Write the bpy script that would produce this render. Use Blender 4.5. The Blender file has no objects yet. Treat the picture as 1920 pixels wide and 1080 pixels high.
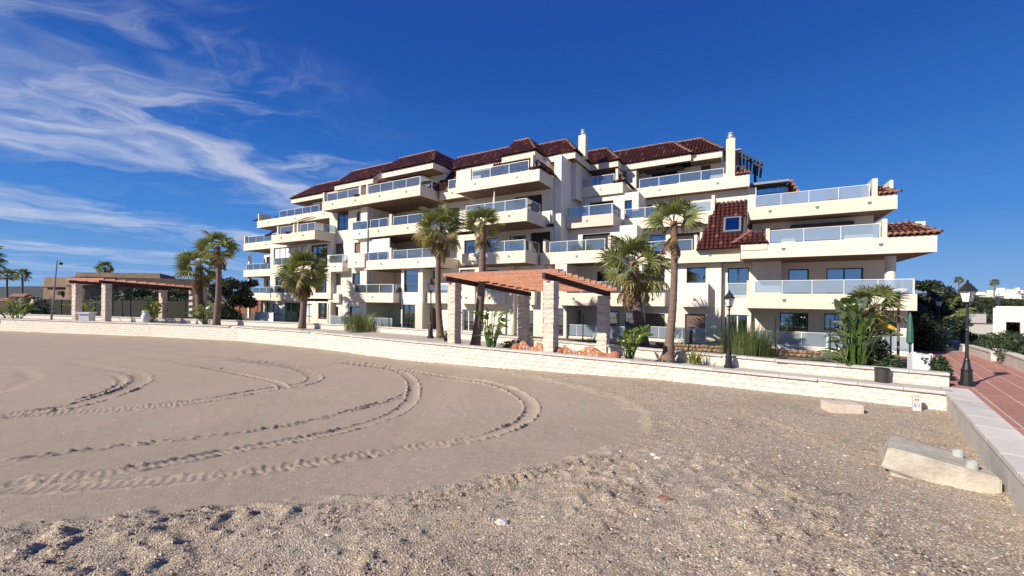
import bpy, bmesh, math, random
import numpy as np
from mathutils import Vector, Matrix, noise
random.seed(7)
rad = math.radians
scene = bpy.context.scene
COL = scene.collection

# ------------------------------------------------------------------ camera
F = 760.0; ROLL = rad(.57); HZ = 22.2; CZ = 2.85
cam_d = bpy.data.cameras.new('camera'); cam = bpy.data.objects.new('camera', cam_d); COL.objects.link(cam)
cam_d.sensor_width = 36; cam_d.lens = 36 * F / 1920; cam_d.shift_y = HZ / 1920
cam_d.clip_start = .05; cam_d.clip_end = 9000
cam.matrix_world = Matrix.Translation((0, 0, CZ)) @ Matrix.Rotation(rad(90), 4, 'X') @ Matrix.Rotation(ROLL, 4, 'Z')
scene.camera = cam

# ------------------------------------------------------------------ sun, sky, exposure
SUN_EL = rad(33); sh = Vector((.86, .51)).normalized()
sun_d = bpy.data.lights.new('sun', 'SUN'); sun_d.energy = 5.0; sun_d.angle = rad(.5); sun_d.color = (1, .935, .83)
sun = bpy.data.objects.new('sun', sun_d); COL.objects.link(sun)
sun.rotation_euler = Vector((sh.x * math.cos(SUN_EL), sh.y * math.cos(SUN_EL), -math.sin(SUN_EL))).to_track_quat('-Z', 'Y').to_euler()
sun.location = (-30, -25, 30)
world = bpy.data.worlds.new('World'); scene.world = world; world.use_nodes = True
nt = world.node_tree; nt.nodes.clear()
def N(t, **k):
    n = nt.nodes.new(t)
    for a, b in k.items(): setattr(n, a, b)
    return n
def Lk(a, b): nt.links.new(a, b)
def wmath(op, a, b=None):
    n = N('ShaderNodeMath', operation=op)
    for i, v in enumerate((a, b)):
        if v is None: continue
        if isinstance(v, (int, float)): n.inputs[i].default_value = v
        else: Lk(v, n.inputs[i])
    return n.outputs[0]
sky = N('ShaderNodeTexSky', sky_type='NISHITA'); sky.sun_disc = False
sky.sun_elevation = SUN_EL; sky.sun_rotation = math.atan2(-sh.x, -sh.y)
sky.altitude = 0; sky.air_density = 1.0; sky.dust_density = .25; sky.ozone_density = 2.0
hsv = N('ShaderNodeHueSaturation'); hsv.inputs['Hue'].default_value = .5; hsv.inputs['Saturation'].default_value = 1.05; hsv.inputs['Value'].default_value = .9
Lk(sky.outputs[0], hsv.inputs['Color'])
tc = N('ShaderNodeTexCoord'); sep = N('ShaderNodeSeparateXYZ'); Lk(tc.outputs['Generated'], sep.inputs[0])
# the clear sky deepens with height
grd = N('ShaderNodeValToRGB'); ge = grd.color_ramp.elements; ge[0].position = 0; ge[0].color = (.235, .44, .80, 1); ge[1].position = .75; ge[1].color = (.010, .062, .36, 1)
for gp_, gc in ((.06, (.15, .37, .78, 1)), (.16, (.060, .255, .72, 1)), (.32, (.022, .15, .57, 1)), (.48, (.012, .092, .44, 1))): q_ = ge.new(gp_); q_.color = gc
Lk(sep.outputs[2], grd.inputs[0]); gsc = N('ShaderNodeVectorMath', operation='SCALE'); Lk(grd.outputs[0], gsc.inputs[0]); gsc.inputs['Scale'].default_value = 7.3
smx = N('ShaderNodeMix', data_type='RGBA'); smx.inputs[0].default_value = .94; Lk(hsv.outputs[0], smx.inputs[6]); Lk(gsc.outputs[0], smx.inputs[7])
zz = wmath('MAXIMUM', wmath('ADD', sep.outputs[2], .05), .03)
cx = wmath('DIVIDE', sep.outputs[0], zz); cy = wmath('DIVIDE', sep.outputs[1], zz)
cmb = N('ShaderNodeCombineXYZ'); Lk(cx, cmb.inputs[0]); Lk(cy, cmb.inputs[1])
# cirrus on one high flat layer: streets of streaks combed along the wind, bent by a slower noise
warp = N('ShaderNodeTexNoise'); warp.inputs['Scale'].default_value = .95; warp.inputs['Detail'].default_value = 4; Lk(cmb.outputs[0], warp.inputs['Vector'])
wv = N('ShaderNodeVectorMath', operation='MULTIPLY_ADD'); Lk(warp.outputs['Color'], wv.inputs[0]); wv.inputs[1].default_value = (2.3, 2.9, 0); Lk(cmb.outputs[0], wv.inputs[2])
dA = N('ShaderNodeVectorMath', operation='DOT_PRODUCT'); Lk(wv.outputs[0], dA.inputs[0]); dA.inputs[1].default_value = (.94, -.35, 0)
dB = N('ShaderNodeVectorMath', operation='DOT_PRODUCT'); Lk(wv.outputs[0], dB.inputs[0]); dB.inputs[1].default_value = (.35, .94, 0)
av = wmath('SUBTRACT', dA.outputs['Value'], .57)
cv = N('ShaderNodeCombineXYZ'); Lk(wmath('MULTIPLY', av, 1.2), cv.inputs[0]); Lk(wmath('MULTIPLY', dB.outputs['Value'], .42), cv.inputs[1])
ci = N('ShaderNodeTexNoise'); ci.inputs['Scale'].default_value = 1.35; ci.inputs['Detail'].default_value = 10; ci.inputs['Roughness'].default_value = .58; ci.inputs['Distortion'].default_value = .25
Lk(cv.outputs[0], ci.inputs['Vector'])
bands = wmath('MULTIPLY', wmath('COSINE', wmath('MULTIPLY', wmath('ADD', av, 2.75), 2 * math.pi / 2.25)), .13)
rp = N('ShaderNodeMapRange'); rp.inputs['From Min'].default_value = .41; rp.inputs['From Max'].default_value = .86; Lk(wmath('ADD', ci.outputs[0], bands), rp.inputs['Value']); rp.interpolation_type = 'SMOOTHSTEP'
mr = N('ShaderNodeMapRange'); mr.inputs['From Min'].default_value = -1.15; mr.inputs['From Max'].default_value = -2.4; Lk(av, mr.inputs['Value']); mr.interpolation_type = 'SMOOTHSTEP'
up = N('ShaderNodeMapRange'); up.inputs['From Min'].default_value = .0; up.inputs['From Max'].default_value = .10; Lk(sep.outputs[2], up.inputs['Value'])
cf = wmath('MULTIPLY', wmath('MULTIPLY', rp.outputs[0], mr.outputs[0]), wmath('MULTIPLY', up.outputs[0], .8))
# a second tangle of finer filaments curling up where the main street of cloud thins out
w2 = N('ShaderNodeTexNoise'); w2.inputs['Scale'].default_value = 1.5; w2.inputs['Detail'].default_value = 3; Lk(cmb.outputs[0], w2.inputs['Vector'])
v2 = N('ShaderNodeVectorMath', operation='MULTIPLY_ADD'); Lk(w2.outputs['Color'], v2.inputs[0]); v2.inputs[1].default_value = (1.3, 1.3, 0); Lk(cmb.outputs[0], v2.inputs[2])
m2 = N('ShaderNodeMapping'); m2.inputs['Rotation'].default_value = (0, 0, rad(38)); m2.inputs['Scale'].default_value = (.55, 1.9, 1); m2.inputs['Location'].default_value = (.6, 2.2, 0); Lk(v2.outputs[0], m2.inputs['Vector'])
c2 = N('ShaderNodeTexNoise'); c2.inputs['Scale'].default_value = 1.5; c2.inputs['Detail'].default_value = 9; c2.inputs['Roughness'].default_value = .62; Lk(m2.outputs[0], c2.inputs['Vector'])
r2 = N('ShaderNodeMapRange'); r2.inputs['From Min'].default_value = .46; r2.inputs['From Max'].default_value = .80; r2.interpolation_type = 'SMOOTHSTEP'; Lk(c2.outputs[0], r2.inputs['Value'])
k2 = N('ShaderNodeMapRange'); k2.inputs['From Min'].default_value = -1.0; k2.inputs['From Max'].default_value = -2.1; k2.interpolation_type = 'SMOOTHSTEP'; Lk(av, k2.inputs['Value'])
k3 = N('ShaderNodeMapRange'); k3.inputs['From Min'].default_value = -4.2; k3.inputs['From Max'].default_value = -2.6; Lk(av, k3.inputs['Value'])
cf2 = wmath('MULTIPLY', wmath('MULTIPLY', r2.outputs[0], k2.outputs[0]), wmath('MULTIPLY', k3.outputs[0], wmath('MULTIPLY', up.outputs[0], .6)))
cf = wmath('MAXIMUM', cf, cf2)
mixc = N('ShaderNodeMix', data_type='RGBA'); Lk(cf, mixc.inputs[0]); Lk(smx.outputs[2], mixc.inputs[6]); mixc.inputs[7].default_value = (5.6, 5.8, 6.5, 1)
bg = N('ShaderNodeBackground'); bg.inputs['Strength'].default_value = .10
Lk(mixc.outputs[2], bg.inputs['Color']); wo = N('ShaderNodeOutputWorld'); Lk(bg.outputs[0], wo.inputs[0])
vs = scene.view_settings; vs.view_transform = 'Standard'; vs.look = 'None'; vs.exposure = .35; vs.gamma = 1; vs.use_curve_mapping = False
scene.cycles.max_bounces = 8; scene.cycles.transparent_max_bounces = 12
scene.cycles.use_denoising = True

# ------------------------------------------------------------------ materials
def mat(name, col, rough=.8, var=.0, vscale=3., bump=0., bscale=30., col2=None, metal=0., spec=.5, detail=6, stretch=None, coat=0):
    m = bpy.data.materials.new(name); m.use_nodes = True; t = m.node_tree; b = t.nodes['Principled BSDF']
    b.inputs['Base Color'].default_value = (*col, 1); b.inputs['Roughness'].default_value = rough; b.inputs['Metallic'].default_value = metal
    b.inputs['Specular IOR Level'].default_value = spec
    if coat: b.inputs['Coat Weight'].default_value = coat; b.inputs['Coat Roughness'].default_value = .12
    c = t.nodes.new('ShaderNodeTexCoord'); src = c.outputs['Object']
    if stretch:
        mpn = t.nodes.new('ShaderNodeMapping'); mpn.inputs['Scale'].default_value = stretch; t.links.new(src, mpn.inputs[0]); src = mpn.outputs[0]
    if var or col2:
        n = t.nodes.new('ShaderNodeTexNoise'); n.inputs['Scale'].default_value = vscale; n.inputs['Detail'].default_value = detail; n.inputs['Roughness'].default_value = .62
        t.links.new(src, n.inputs['Vector'])
        r = t.nodes.new('ShaderNodeValToRGB'); r.color_ramp.elements[0].position = .3; r.color_ramp.elements[1].position = .7
        c2 = col2 if col2 else tuple(x * (1 - var) for x in col)
        r.color_ramp.elements[0].color = (*c2, 1); r.color_ramp.elements[1].color = (*col, 1)
        # each object a slightly different tone
        oi = t.nodes.new('ShaderNodeObjectInfo'); hs = t.nodes.new('ShaderNodeHueSaturation')
        mm = t.nodes.new('ShaderNodeMapRange'); mm.inputs['To Min'].default_value = 1 - .12; mm.inputs['To Max'].default_value = 1 + .06
        t.links.new(oi.outputs['Random'], mm.inputs['Value']); t.links.new(mm.outputs[0], hs.inputs['Value'])
        t.links.new(n.outputs[0], r.inputs[0]); t.links.new(r.outputs[0], hs.inputs['Color']); t.links.new(hs.outputs[0], b.inputs['Base Color'])
    if bump:
        n2 = t.nodes.new('ShaderNodeTexNoise'); n2.inputs['Scale'].default_value = bscale; n2.inputs['Detail'].default_value = 5
        t.links.new(src, n2.inputs['Vector']); bp = t.nodes.new('ShaderNodeBump'); bp.inputs['Strength'].default_value = bump; bp.inputs['Distance'].default_value = .02
        t.links.new(n2.outputs[0], bp.inputs['Height']); t.links.new(bp.outputs[0], b.inputs['Normal'])
    return m
M = {}
def stucco(name, col):
    """painted render with faint vertical rain streaks and blotches"""
    m = mat(name, col, .88, bump=.25, bscale=22, var=.07, vscale=.45)
    t = m.node_tree; b = t.nodes['Principled BSDF']; old = b.inputs['Base Color'].links[0].from_socket
    c = t.nodes.new('ShaderNodeTexCoord'); mpn = t.nodes.new('ShaderNodeMapping'); mpn.inputs['Scale'].default_value = (3.2, 3.2, .22)
    n = t.nodes.new('ShaderNodeTexNoise'); n.inputs['Scale'].default_value = 1.6; n.inputs['Detail'].default_value = 5
    t.links.new(c.outputs['Object'], mpn.inputs[0]); t.links.new(mpn.outputs[0], n.inputs['Vector'])
    r = t.nodes.new('ShaderNodeMapRange'); r.inputs['From Min'].default_value = .56; r.inputs['From Max'].default_value = .8; r.inputs['To Max'].default_value = .30
    t.links.new(n.outputs[0], r.inputs['Value'])
    mx = t.nodes.new('ShaderNodeMix'); mx.data_type = 'RGBA'; t.links.new(r.outputs[0], mx.inputs[0]); t.links.new(old, mx.inputs[6])
    mx.inputs[7].default_value = (col[0] * .62, col[1] * .57, col[2] * .5, 1); t.links.new(mx.outputs[2], b.inputs['Base Color'])
    return m
M['white'] = stucco('white_render', (.84, .755, .63))
M['cream'] = stucco('cream_render', (.80, .69, .545))
M['soffit'] = mat('brown_soffit', (.20, .125, .08), .7, var=.25, vscale=1.2, stretch=(1, 8, 1))
M['tile'] = mat('glazed_roof_tile', (.115, .034, .020), .38, col2=(.055, .017, .011), vscale=2.3, bump=.2, bscale=9, coat=.35)
M['fadetile'] = mat('faded_roof_tile', (.24, .085, .05), .6, col2=(.14, .045, .028), vscale=4)
M['ridge'] = mat('ridge_mortar_tile', (.36, .20, .14), .7, col2=(.20, .08, .05), vscale=5, bump=.4, bscale=18)
M['oldtile'] = mat('weathered_clay_tile', (.42, .22, .13), .75, col2=(.20, .07, .04), vscale=6, bump=.3, bscale=15)
M['floor'] = mat('terrace_floor_tile', (.40, .29, .21), .7, var=.2)
M['frame'] = mat('dark_window_frame', (.035, .032, .03), .45)
M['wframe'] = mat('white_rail', (.78, .78, .77), .4)
M['interior'] = mat('dark_room', (.03, .027, .025), .9)  # near-black colour stands in for the shade inside
M['curtain'] = mat('white_curtain', (.62, .60, .57), .9, var=.3, vscale=4, stretch=(6, 6, .3))
M['shutter'] = mat('brown_shutter', (.20, .115, .085), .6, var=.25, vscale=1.4, stretch=(.5, .5, 26))
M['blind'] = mat('white_blind', (.74, .75, .77), .6, var=.08, vscale=2)
M['awning'] = mat('dark_awning_box', (.06, .045, .04), .6, var=.2)
M['pwood'] = mat('red_brown_timber', (.53, .25, .155), .75, col2=(.36, .145, .085), vscale=5, bump=.4, bscale=14, stretch=(1, 1, 1))
M['dwood'] = mat('dark_beam_timber', (.075, .032, .024), .7, col2=(.04, .02, .016), vscale=4, bump=.3, bscale=12)
M['block'] = mat('cream_split_block', (.77, .69, .58), .92, col2=(.69, .61, .505), vscale=2.2, bump=.6, bscale=26)
M['colblock'] = mat('pinkish_split_block', (.72, .60, .48), .92, col2=(.60, .49, .39), vscale=4.5, bump=.8, bscale=22)
M['mortar'] = mat('pale_mortar', (.72, .64, .54), .95, var=.1)
M['cap'] = mat('pale_coping_stone', (.66, .61, .54), .85, col2=(.50, .46, .41), vscale=2.2, bump=.3, bscale=30)
M['greycap'] = mat('grey_coping_stone', (.68, .63, .54), .88, col2=(.57, .52, .44), vscale=1.6, bump=.3, bscale=35)
M['iron'] = mat('black_cast_iron', (.018, .018, .018), .42, bump=.15, bscale=40)
M['lampglass'] = mat('frosted_lamp_glass', (.72, .70, .64), .25)
M['trunk'] = mat('palm_trunk', (.25, .165, .12), .92, col2=(.13, .085, .065), vscale=3, bump=.9, bscale=10, stretch=(1, 1, 6))
M['boot'] = mat('orange_leaf_bases', (.30, .14, .075), .9, col2=(.17, .085, .05), vscale=5)
def leafmat(name, c, c2, rough=.5, trans=.25):
    m = mat(name, c, rough, col2=c2, vscale=1.7)
    b = m.node_tree.nodes['Principled BSDF']
    t = m.node_tree; tr = t.nodes.new('ShaderNodeBsdfTranslucent'); tr.inputs[0].default_value = (c[0] * 1.5, c[1] * 1.5, c[2] * .8, 1)
    mx = t.nodes.new('ShaderNodeMixShader'); mx.inputs[0].default_value = trans; out = t.nodes['Material Output']
    t.links.new(b.outputs[0], mx.inputs[1]); t.links.new(tr.outputs[0], mx.inputs[2]); t.links.new(mx.outputs[0], out.inputs[0]); return m
M['frond'] = leafmat('palm_frond', (.21, .225, .07), (.095, .12, .038))
M['frond_y'] = leafmat('yellowing_frond', (.33, .26, .09), (.18, .16, .055))
M['frond_d'] = leafmat('dead_frond', (.26, .165, .085), (.13, .08, .045), .9, .1)
M['paddle'] = leafmat('paddle_leaf', (.12, .19, .035), (.06, .11, .02), .35)
M['paddle_y'] = leafmat('yellow_paddle_leaf', (.30, .30, .06), (.17, .2, .04), .4)
M['paddle_g'] = leafmat('greyish_paddle_leaf', (.16, .19, .11), (.08, .11, .06), .35)
M['bush'] = leafmat('bush_leaf', (.07, .10, .035), (.03, .05, .018))
M['dbush'] = leafmat('dark_leaf', (.045, .06, .028), (.018, .03, .013))
M['grass'] = leafmat('reed_grass', (.17, .20, .07), (.09, .12, .04))
M['bark'] = mat('bark', (.14, .10, .075), .95, var=.4, bump=.8, bscale=8)
M['stone'] = mat('orange_rubble_stone', (.42, .27, .17), .95, col2=(.25, .15, .095), vscale=5, bump=.6, bscale=14)
M['concrete'] = mat('pale_concrete', (.55, .495, .40), .93, col2=(.34, .295, .225), vscale=3.4, bump=1., bscale=20)
M['pipe'] = mat('white_plastic_pipe', (.52, .52, .48), .5, var=.1)
M['brickred'] = mat('red_paving', (.47, .235, .175), .88, col2=(.36, .165, .12), vscale=3.5, bump=.4, bscale=40)
M['joint'] = mat('pale_paving_joint', (.70, .55, .46), .9, var=.2)
M['pave'] = mat('promenade_paving', (.50, .43, .36), .9, var=.2, vscale=.7)
M['soil'] = mat('garden_soil', (.17, .125, .08), .97, col2=(.09, .09, .04), vscale=1.2, bump=.6)
M['metal'] = mat('grey_metal', (.30, .30, .30), .45, metal=.5)
M['green'] = mat('green_paint', (.03, .11, .075), .5)
M['fort'] = mat('fort_masonry', (.29, .195, .125), .95, col2=(.17, .115, .075), vscale=.5, bump=.9, bscale=2.5)
M['blue'] = mat('blue_paint', (.05, .05, .30), .6)
M['net'] = mat('dark_shade_net', (.035, .028, .022), .95, var=.3, vscale=2)
M['dark'] = mat('dark_plastic', (.03, .028, .027), .5)
M['brownbin'] = mat('brown_metal_bin', (.055, .045, .042), .5, var=.2)
M['yellow'] = mat('yellow_flag', (.72, .46, .04), .7)
M['terracotta'] = mat('terracotta', (.42, .17, .09), .8, var=.2)
M['fabric'] = mat('beige_fabric', (.62, .52, .40), .9)
M['wicker'] = mat('yellow_wood_furniture', (.52, .33, .12), .7, var=.2)
M['carwhite'] = mat('white_car_paint', (.75, .75, .74), .25, coat=.5)
M['cardark'] = mat('dark_car_paint', (.04, .045, .055), .25, coat=.5)
M['tyre'] = mat('tyre', (.02, .02, .02), .8)
def glass(name, tint, fac, gcol=(.9, .95, 1), rough=.02, milk=0.):
    m = bpy.data.materials.new(name); m.use_nodes = True; t = m.node_tree; t.nodes.clear()
    o = t.nodes.new('ShaderNodeOutputMaterial'); tr = t.nodes.new('ShaderNodeBsdfTransparent'); tr.inputs[0].default_value = (*tint, 1)
    df = t.nodes.new('ShaderNodeBsdfDiffuse'); df.inputs[0].default_value = (.55, .66, .74, 1)
    m1 = t.nodes.new('ShaderNodeMixShader'); m1.inputs[0].default_value = milk; t.links.new(tr.outputs[0], m1.inputs[1]); t.links.new(df.outputs[0], m1.inputs[2])
    g = t.nodes.new('ShaderNodeBsdfGlossy'); g.inputs['Roughness'].default_value = rough; g.inputs[0].default_value = (*gcol, 1)
    lw = t.nodes.new('ShaderNodeLayerWeight'); lw.inputs[0].default_value = .35
    mr_ = t.nodes.new('ShaderNodeMapRange'); mr_.inputs['To Min'].default_value = fac; mr_.inputs['To Max'].default_value = .95; t.links.new(lw.outputs['Fresnel'], mr_.inputs['Value'])
    mx = t.nodes.new('ShaderNodeMixShader'); t.links.new(mr_.outputs[0], mx.inputs[0]); t.links.new(m1.outputs[0], mx.inputs[1]); t.links.new(g.outputs[0], mx.inputs[2]); t.links.new(mx.outputs[0], o.inputs[0]); return m
M['rail_glass'] = glass('balustrade_glass', (.74, .84, .88), .14, milk=.10)
M['frost_glass'] = glass('frosted_balustrade_glass', (.72, .82, .87), .12, rough=.15, milk=.42)
M['pane'] = glass('window_glass', (.45, .5, .5), .38, gcol=(.85, .93, 1))
def mosaic():
    m = bpy.data.materials.new('broken_tile_mosaic'); m.use_nodes = True; t = m.node_tree; b = t.nodes['Principled BSDF']; b.inputs['Roughness'].default_value = .3
    c = t.nodes.new('ShaderNodeTexCoord'); v = t.nodes.new('ShaderNodeTexVoronoi'); v.inputs['Scale'].default_value = 15
    n = t.nodes.new('ShaderNodeTexNoise'); n.inputs['Scale'].default_value = 1.1; t.links.new(c.outputs['Object'], v.inputs['Vector']); t.links.new(c.outputs['Object'], n.inputs['Vector'])
    s = t.nodes.new('ShaderNodeSeparateColor'); t.links.new(v.outputs['Color'], s.inputs[0])
    r = t.nodes.new('ShaderNodeValToRGB'); r.color_ramp.interpolation = 'CONSTANT'; e = r.color_ramp.elements
    e[0].color = (.40, .14, .08, 1); e[1].position = .5; e[1].color = (.50, .25, .15, 1)
    for p, cc in ((.80, (.55, .5, .42, 1)), (.88, (.70, .48, .08, 1)), (.96, (.1, .12, .3, 1))): q = e.new(p); q.color = cc
    t.links.new(s.outputs[0], r.inputs[0]); t.links.new(r.outputs[0], b.inputs['Base Color']); return m
M['mosaic'] = mosaic()

# ------------------------------------------------------------------ helpers
class MB:
    def __init__(s): s.v = []; s.f = []; s.mi = []
    def add(s, vs, fs, mi=0):
        o = len(s.v); s.v += [tuple(p) for p in vs]; s.f += [tuple(i + o for i in f) for f in fs]; s.mi += [mi] * len(fs); return s
    def box(s, x0, x1, y0, y1, z0, z1, mi=0):
        return s.add([(x0, y0, z0), (x1, y0, z0), (x1, y1, z0), (x0, y1, z0), (x0, y0, z1), (x1, y0, z1), (x1, y1, z1), (x0, y1, z1)],
              [(0, 3, 2, 1), (4, 5, 6, 7), (0, 1, 5, 4), (1, 2, 6, 5), (2, 3, 7, 6), (3, 0, 4, 7)], mi)
    def tube(s, pts, rads, n=8, cap=True, mi=0):
        pts = [Vector(p) for p in pts]; rings = []
        for i, p in enumerate(pts):
            d = (pts[min(i + 1, len(pts) - 1)] - pts[max(i - 1, 0)]).normalized()
            a = Vector((1, 0, 0)) if abs(d.x) < .8 else Vector((0, 1, 0)); u = d.cross(a).normalized(); w = d.cross(u)
            rings.append([p + (u * math.cos(2 * math.pi * k / n) + w * math.sin(2 * math.pi * k / n)) * rads[i] for k in range(n)])
        fs = [(i * n + k, i * n + (k + 1) % n, (i + 1) * n + (k + 1) % n, (i + 1) * n + k) for i in range(len(pts) - 1) for k in range(n)]
        if cap: fs += [tuple(range(n))[::-1], tuple((len(pts) - 1) * n + k for k in range(n))]
        return s.add([q for r in rings for q in r], fs, mi)
    def lathe(s, prof, n=16, c=(0, 0), mi=0, rot=0):
        vs = [(c[0] + r * math.cos(2 * math.pi * k / n + rot), c[1] + r * math.sin(2 * math.pi * k / n + rot), z) for r, z in prof for k in range(n)]
        fs = [(i * n + k, i * n + (k + 1) % n, (i + 1) * n + (k + 1) % n, (i + 1) * n + k) for i in range(len(prof) - 1) for k in range(n)]
        fs += [tuple(range(n))[::-1], tuple((len(prof) - 1) * n + k for k in range(n))]
        return s.add(vs, fs, mi)
    def prism(s, poly, z0, z1, mi=0):
        n = len(poly); vs = [(x, y, z0) for x, y in poly] + [(x, y, z1) for x, y in poly]
        return s.add(vs, [tuple(range(n))[::-1], tuple(range(n, 2 * n))] + [(k, (k + 1) % n, n + (k + 1) % n, n + k) for k in range(n)], mi)
    def mesh(s, name, m, smooth=False):
        me = bpy.data.meshes.new(name); me.from_pydata(s.v, [], s.f)
        for x in (m if isinstance(m, (list, tuple)) else [m]): me.materials.append(M[x] if isinstance(x, str) else x)
        if any(s.mi): me.polygons.foreach_set('material_index', s.mi)
        if smooth: me.polygons.foreach_set('use_smooth', [True] * len(me.polygons))
        me.update(); return me
    def build(s, name, m, parent=None, smooth=False):
        return link(name, s.mesh(name, m, smooth), parent)
def link(name, me, parent=None, loc=None, rz=None):
    o = bpy.data.objects.new(name, me); COL.objects.link(o)
    if parent: o.parent = parent
    if loc is not None: o.location = loc
    if rz is not None: o.rotation_euler = (0, 0, rz)
    return o
def tag(o, label=None, cat=None, group=None, kind=None):
    if label: o['label'] = label
    if cat: o['category'] = cat
    if group: o['group'] = group
    if kind: o['kind'] = kind
    return o
def empty(name, loc, rz=0, label=None, cat=None, group=None):
    o = bpy.data.objects.new(name, None); COL.objects.link(o); o.location = loc; o.rotation_euler = (0, 0, rz); o.empty_display_size = .3
    return tag(o, label, cat, group)
def ray(px, py):
    u = px - 960; v = 540 - py
    return ((u * math.cos(ROLL) - v * math.sin(ROLL)) / F, (u * math.sin(ROLL) + v * math.cos(ROLL) + HZ) / F)
def at(px, py, d):
    a, b = ray(px, py); return Vector((a * d, d, CZ + b * d))
def onz(px, py, z):
    a, b = ray(px, py); return at(px, py, (z - CZ) / b)
def lerp(a, b, t): return a + (b - a) * t
def sst(a, b, x):
    t = min(1, max(0, (x - a) / (b - a))); return t * t * (3 - 2 * t)

# ------------------------------------------------------------------ ground
BX = np.array([-90, -55, -12, -2.7, 5.4, 12.2, 16]); BZ = np.array([-.9, -.86, -.76, -.66, -.26, -.13, -.08])
def sand_base(x, y):
    x = np.asarray(x, float); y = np.asarray(y, float)
    t = np.clip((y - 2) / 11., 0, 1); b = .82 * (1 - t * t * (3 - 2 * t))
    u = np.clip((x - 2.5) / 4.5, 0, 1)
    return np.interp(x, BX, BZ) + b * (1 - .93 * u * u * (3 - 2 * u))
def ground_px(px, py):
    z = -.3
    for _ in range(12):
        p = onz(px, py, z); z = float(sand_base(p.x, p.y))
    return p
FW = [(12.2, 11.2), (10.6, 12.5), (9.2, 13.5), (6.1, 15.7), (1.2, 18.9), (-2.75, 21.5), (-6, 23.5), (-9.4, 25.8), (-13.5, 28.6), (-22.3, 33.3), (-32, 36.4), (-55, 42), (-80, 48)]
RWD = Vector((.875, 1)).normalized()                 # the side wall runs this way, away from the sea
def right_of_wall(x, y): return (x - 12.2) * RWD.y - (y - 11.2) * RWD.x     # > 0 on the walkway side
tracks = {
 'C': ([(0, 920), (178, 911), (400, 895), (560, 874), (672, 857), (785, 839), (879, 826), (935, 811), (980, 790), (997, 767), (987, 749), (954, 730), (897, 715), (822, 704), (747, 692), (684, 685), (616, 676)], .30, 1),
 'B': ([(0, 907), (222, 884), (444, 844), (560, 824), (654, 805), (729, 781), (762, 760), (774, 742), (772, 715), (747, 696), (710, 687), (640, 678)], .30, 1),
 'B2': ([(0, 867), (178, 844), (400, 818), (560, 794), (672, 767), (747, 745), (764, 732)], .12, 0),
 'D': ([(0, 784), (178, 771), (356, 755), (489, 733), (569, 720), (589, 707), (560, 691), (489, 680), (356, 664), (222, 647)], .42, 1),
 'D2': ([(535, 728), (505, 714), (400, 691), (267, 669), (178, 658)], .25, 1),
 'E': ([(0, 780), (111, 767), (200, 744), (249, 724), (265, 711), (249, 701), (178, 687), (111, 676)], .45, 1),
 'E2': ([(150, 750), (213, 729), (227, 713), (195, 695)], .2, 0),
 'F': ([(-60, 742), (0, 733), (35, 720), (60, 707), (35, 693), (0, 689), (-80, 682)], .45, 1),
 'G': ([(860, 935), (960, 912), (1060, 885), (1130, 858)], .16, 1), 'H': ([(760, 945), (860, 930), (980, 902), (1090, 868)], .16, 1)}
rake_px = [(-900, 1010), (0, 991), (178, 982), (356, 964), (533, 951), (640, 938), (785, 921), (897, 899), (1010, 880), (1122, 854), (1179, 827), (1209, 797), (1197, 771), (1160, 749), (1085, 728), (1010, 711), (897, 692), (785, 677), (672, 664), (560, 657), (400, 645), (200, 632), (0, 622), (-300, 606)]
rake = np.array([ground_px(*p).to_2d() for p in rake_px] + [(-80, 40), (-80, 3.3)])
def smooth_line(pts, n=8):
    out = []
    P = [np.array(pts[0])] + [np.array(p) for p in pts] + [np.array(pts[-1])]
    for i in range(1, len(P) - 2):
        for k in range(n):
            t = k / n; a, b, c, d = P[i - 1], P[i], P[i + 1], P[i + 2]
            out.append(.5 * (2 * b + (c - a) * t + (2 * a - 5 * b + 4 * c - d) * t * t + (3 * b - a - 3 * c + d) * t ** 3))
    out.append(P[-2]); return np.array(out)
def poly_sd(P, poly):
    """signed distance to a polygon, > 0 inside"""
    d = np.full(len(P), 1e9); ins = np.zeros(len(P), bool)
    for i in range(len(poly)):
        a = poly[i - 1]; b = poly[i]; e = b - a; w = P - a
        t = np.clip((w @ e) / (e @ e + 1e-9), 0, 1); d = np.minimum(d, np.hypot(*(w - t[:, None] * e).T))
        c = ((a[1] > P[:, 1]) != (b[1] > P[:, 1])); 
        with np.errstate(divide='ignore', invalid='ignore'):
            c &= P[:, 0] < (b[0] - a[0]) * (P[:, 1] - a[1]) / (b[1] - a[1]) + a[0]
        ins ^= c
    return np.where(ins, d, -d)
def vnoise(x, y, s, seed=0):
    """cheap value noise"""
    rng = np.random.RandomState(seed); T = rng.rand(256, 256)
    u = x / s; v = y / s; i = np.floor(u).astype(int); j = np.floor(v).astype(int); fu = u - i; fv = v - j
    fu = fu * fu * (3 - 2 * fu); fv = fv * fv * (3 - 2 * fv)
    a = T[i % 256, j % 256]; b = T[(i + 1) % 256, j % 256]; c = T[i % 256, (j + 1) % 256]; d = T[(i + 1) % 256, (j + 1) % 256]
    return (a * (1 - fu) + b * fu) * (1 - fv) + (c * (1 - fu) + d * fu) * fv - .5
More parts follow.
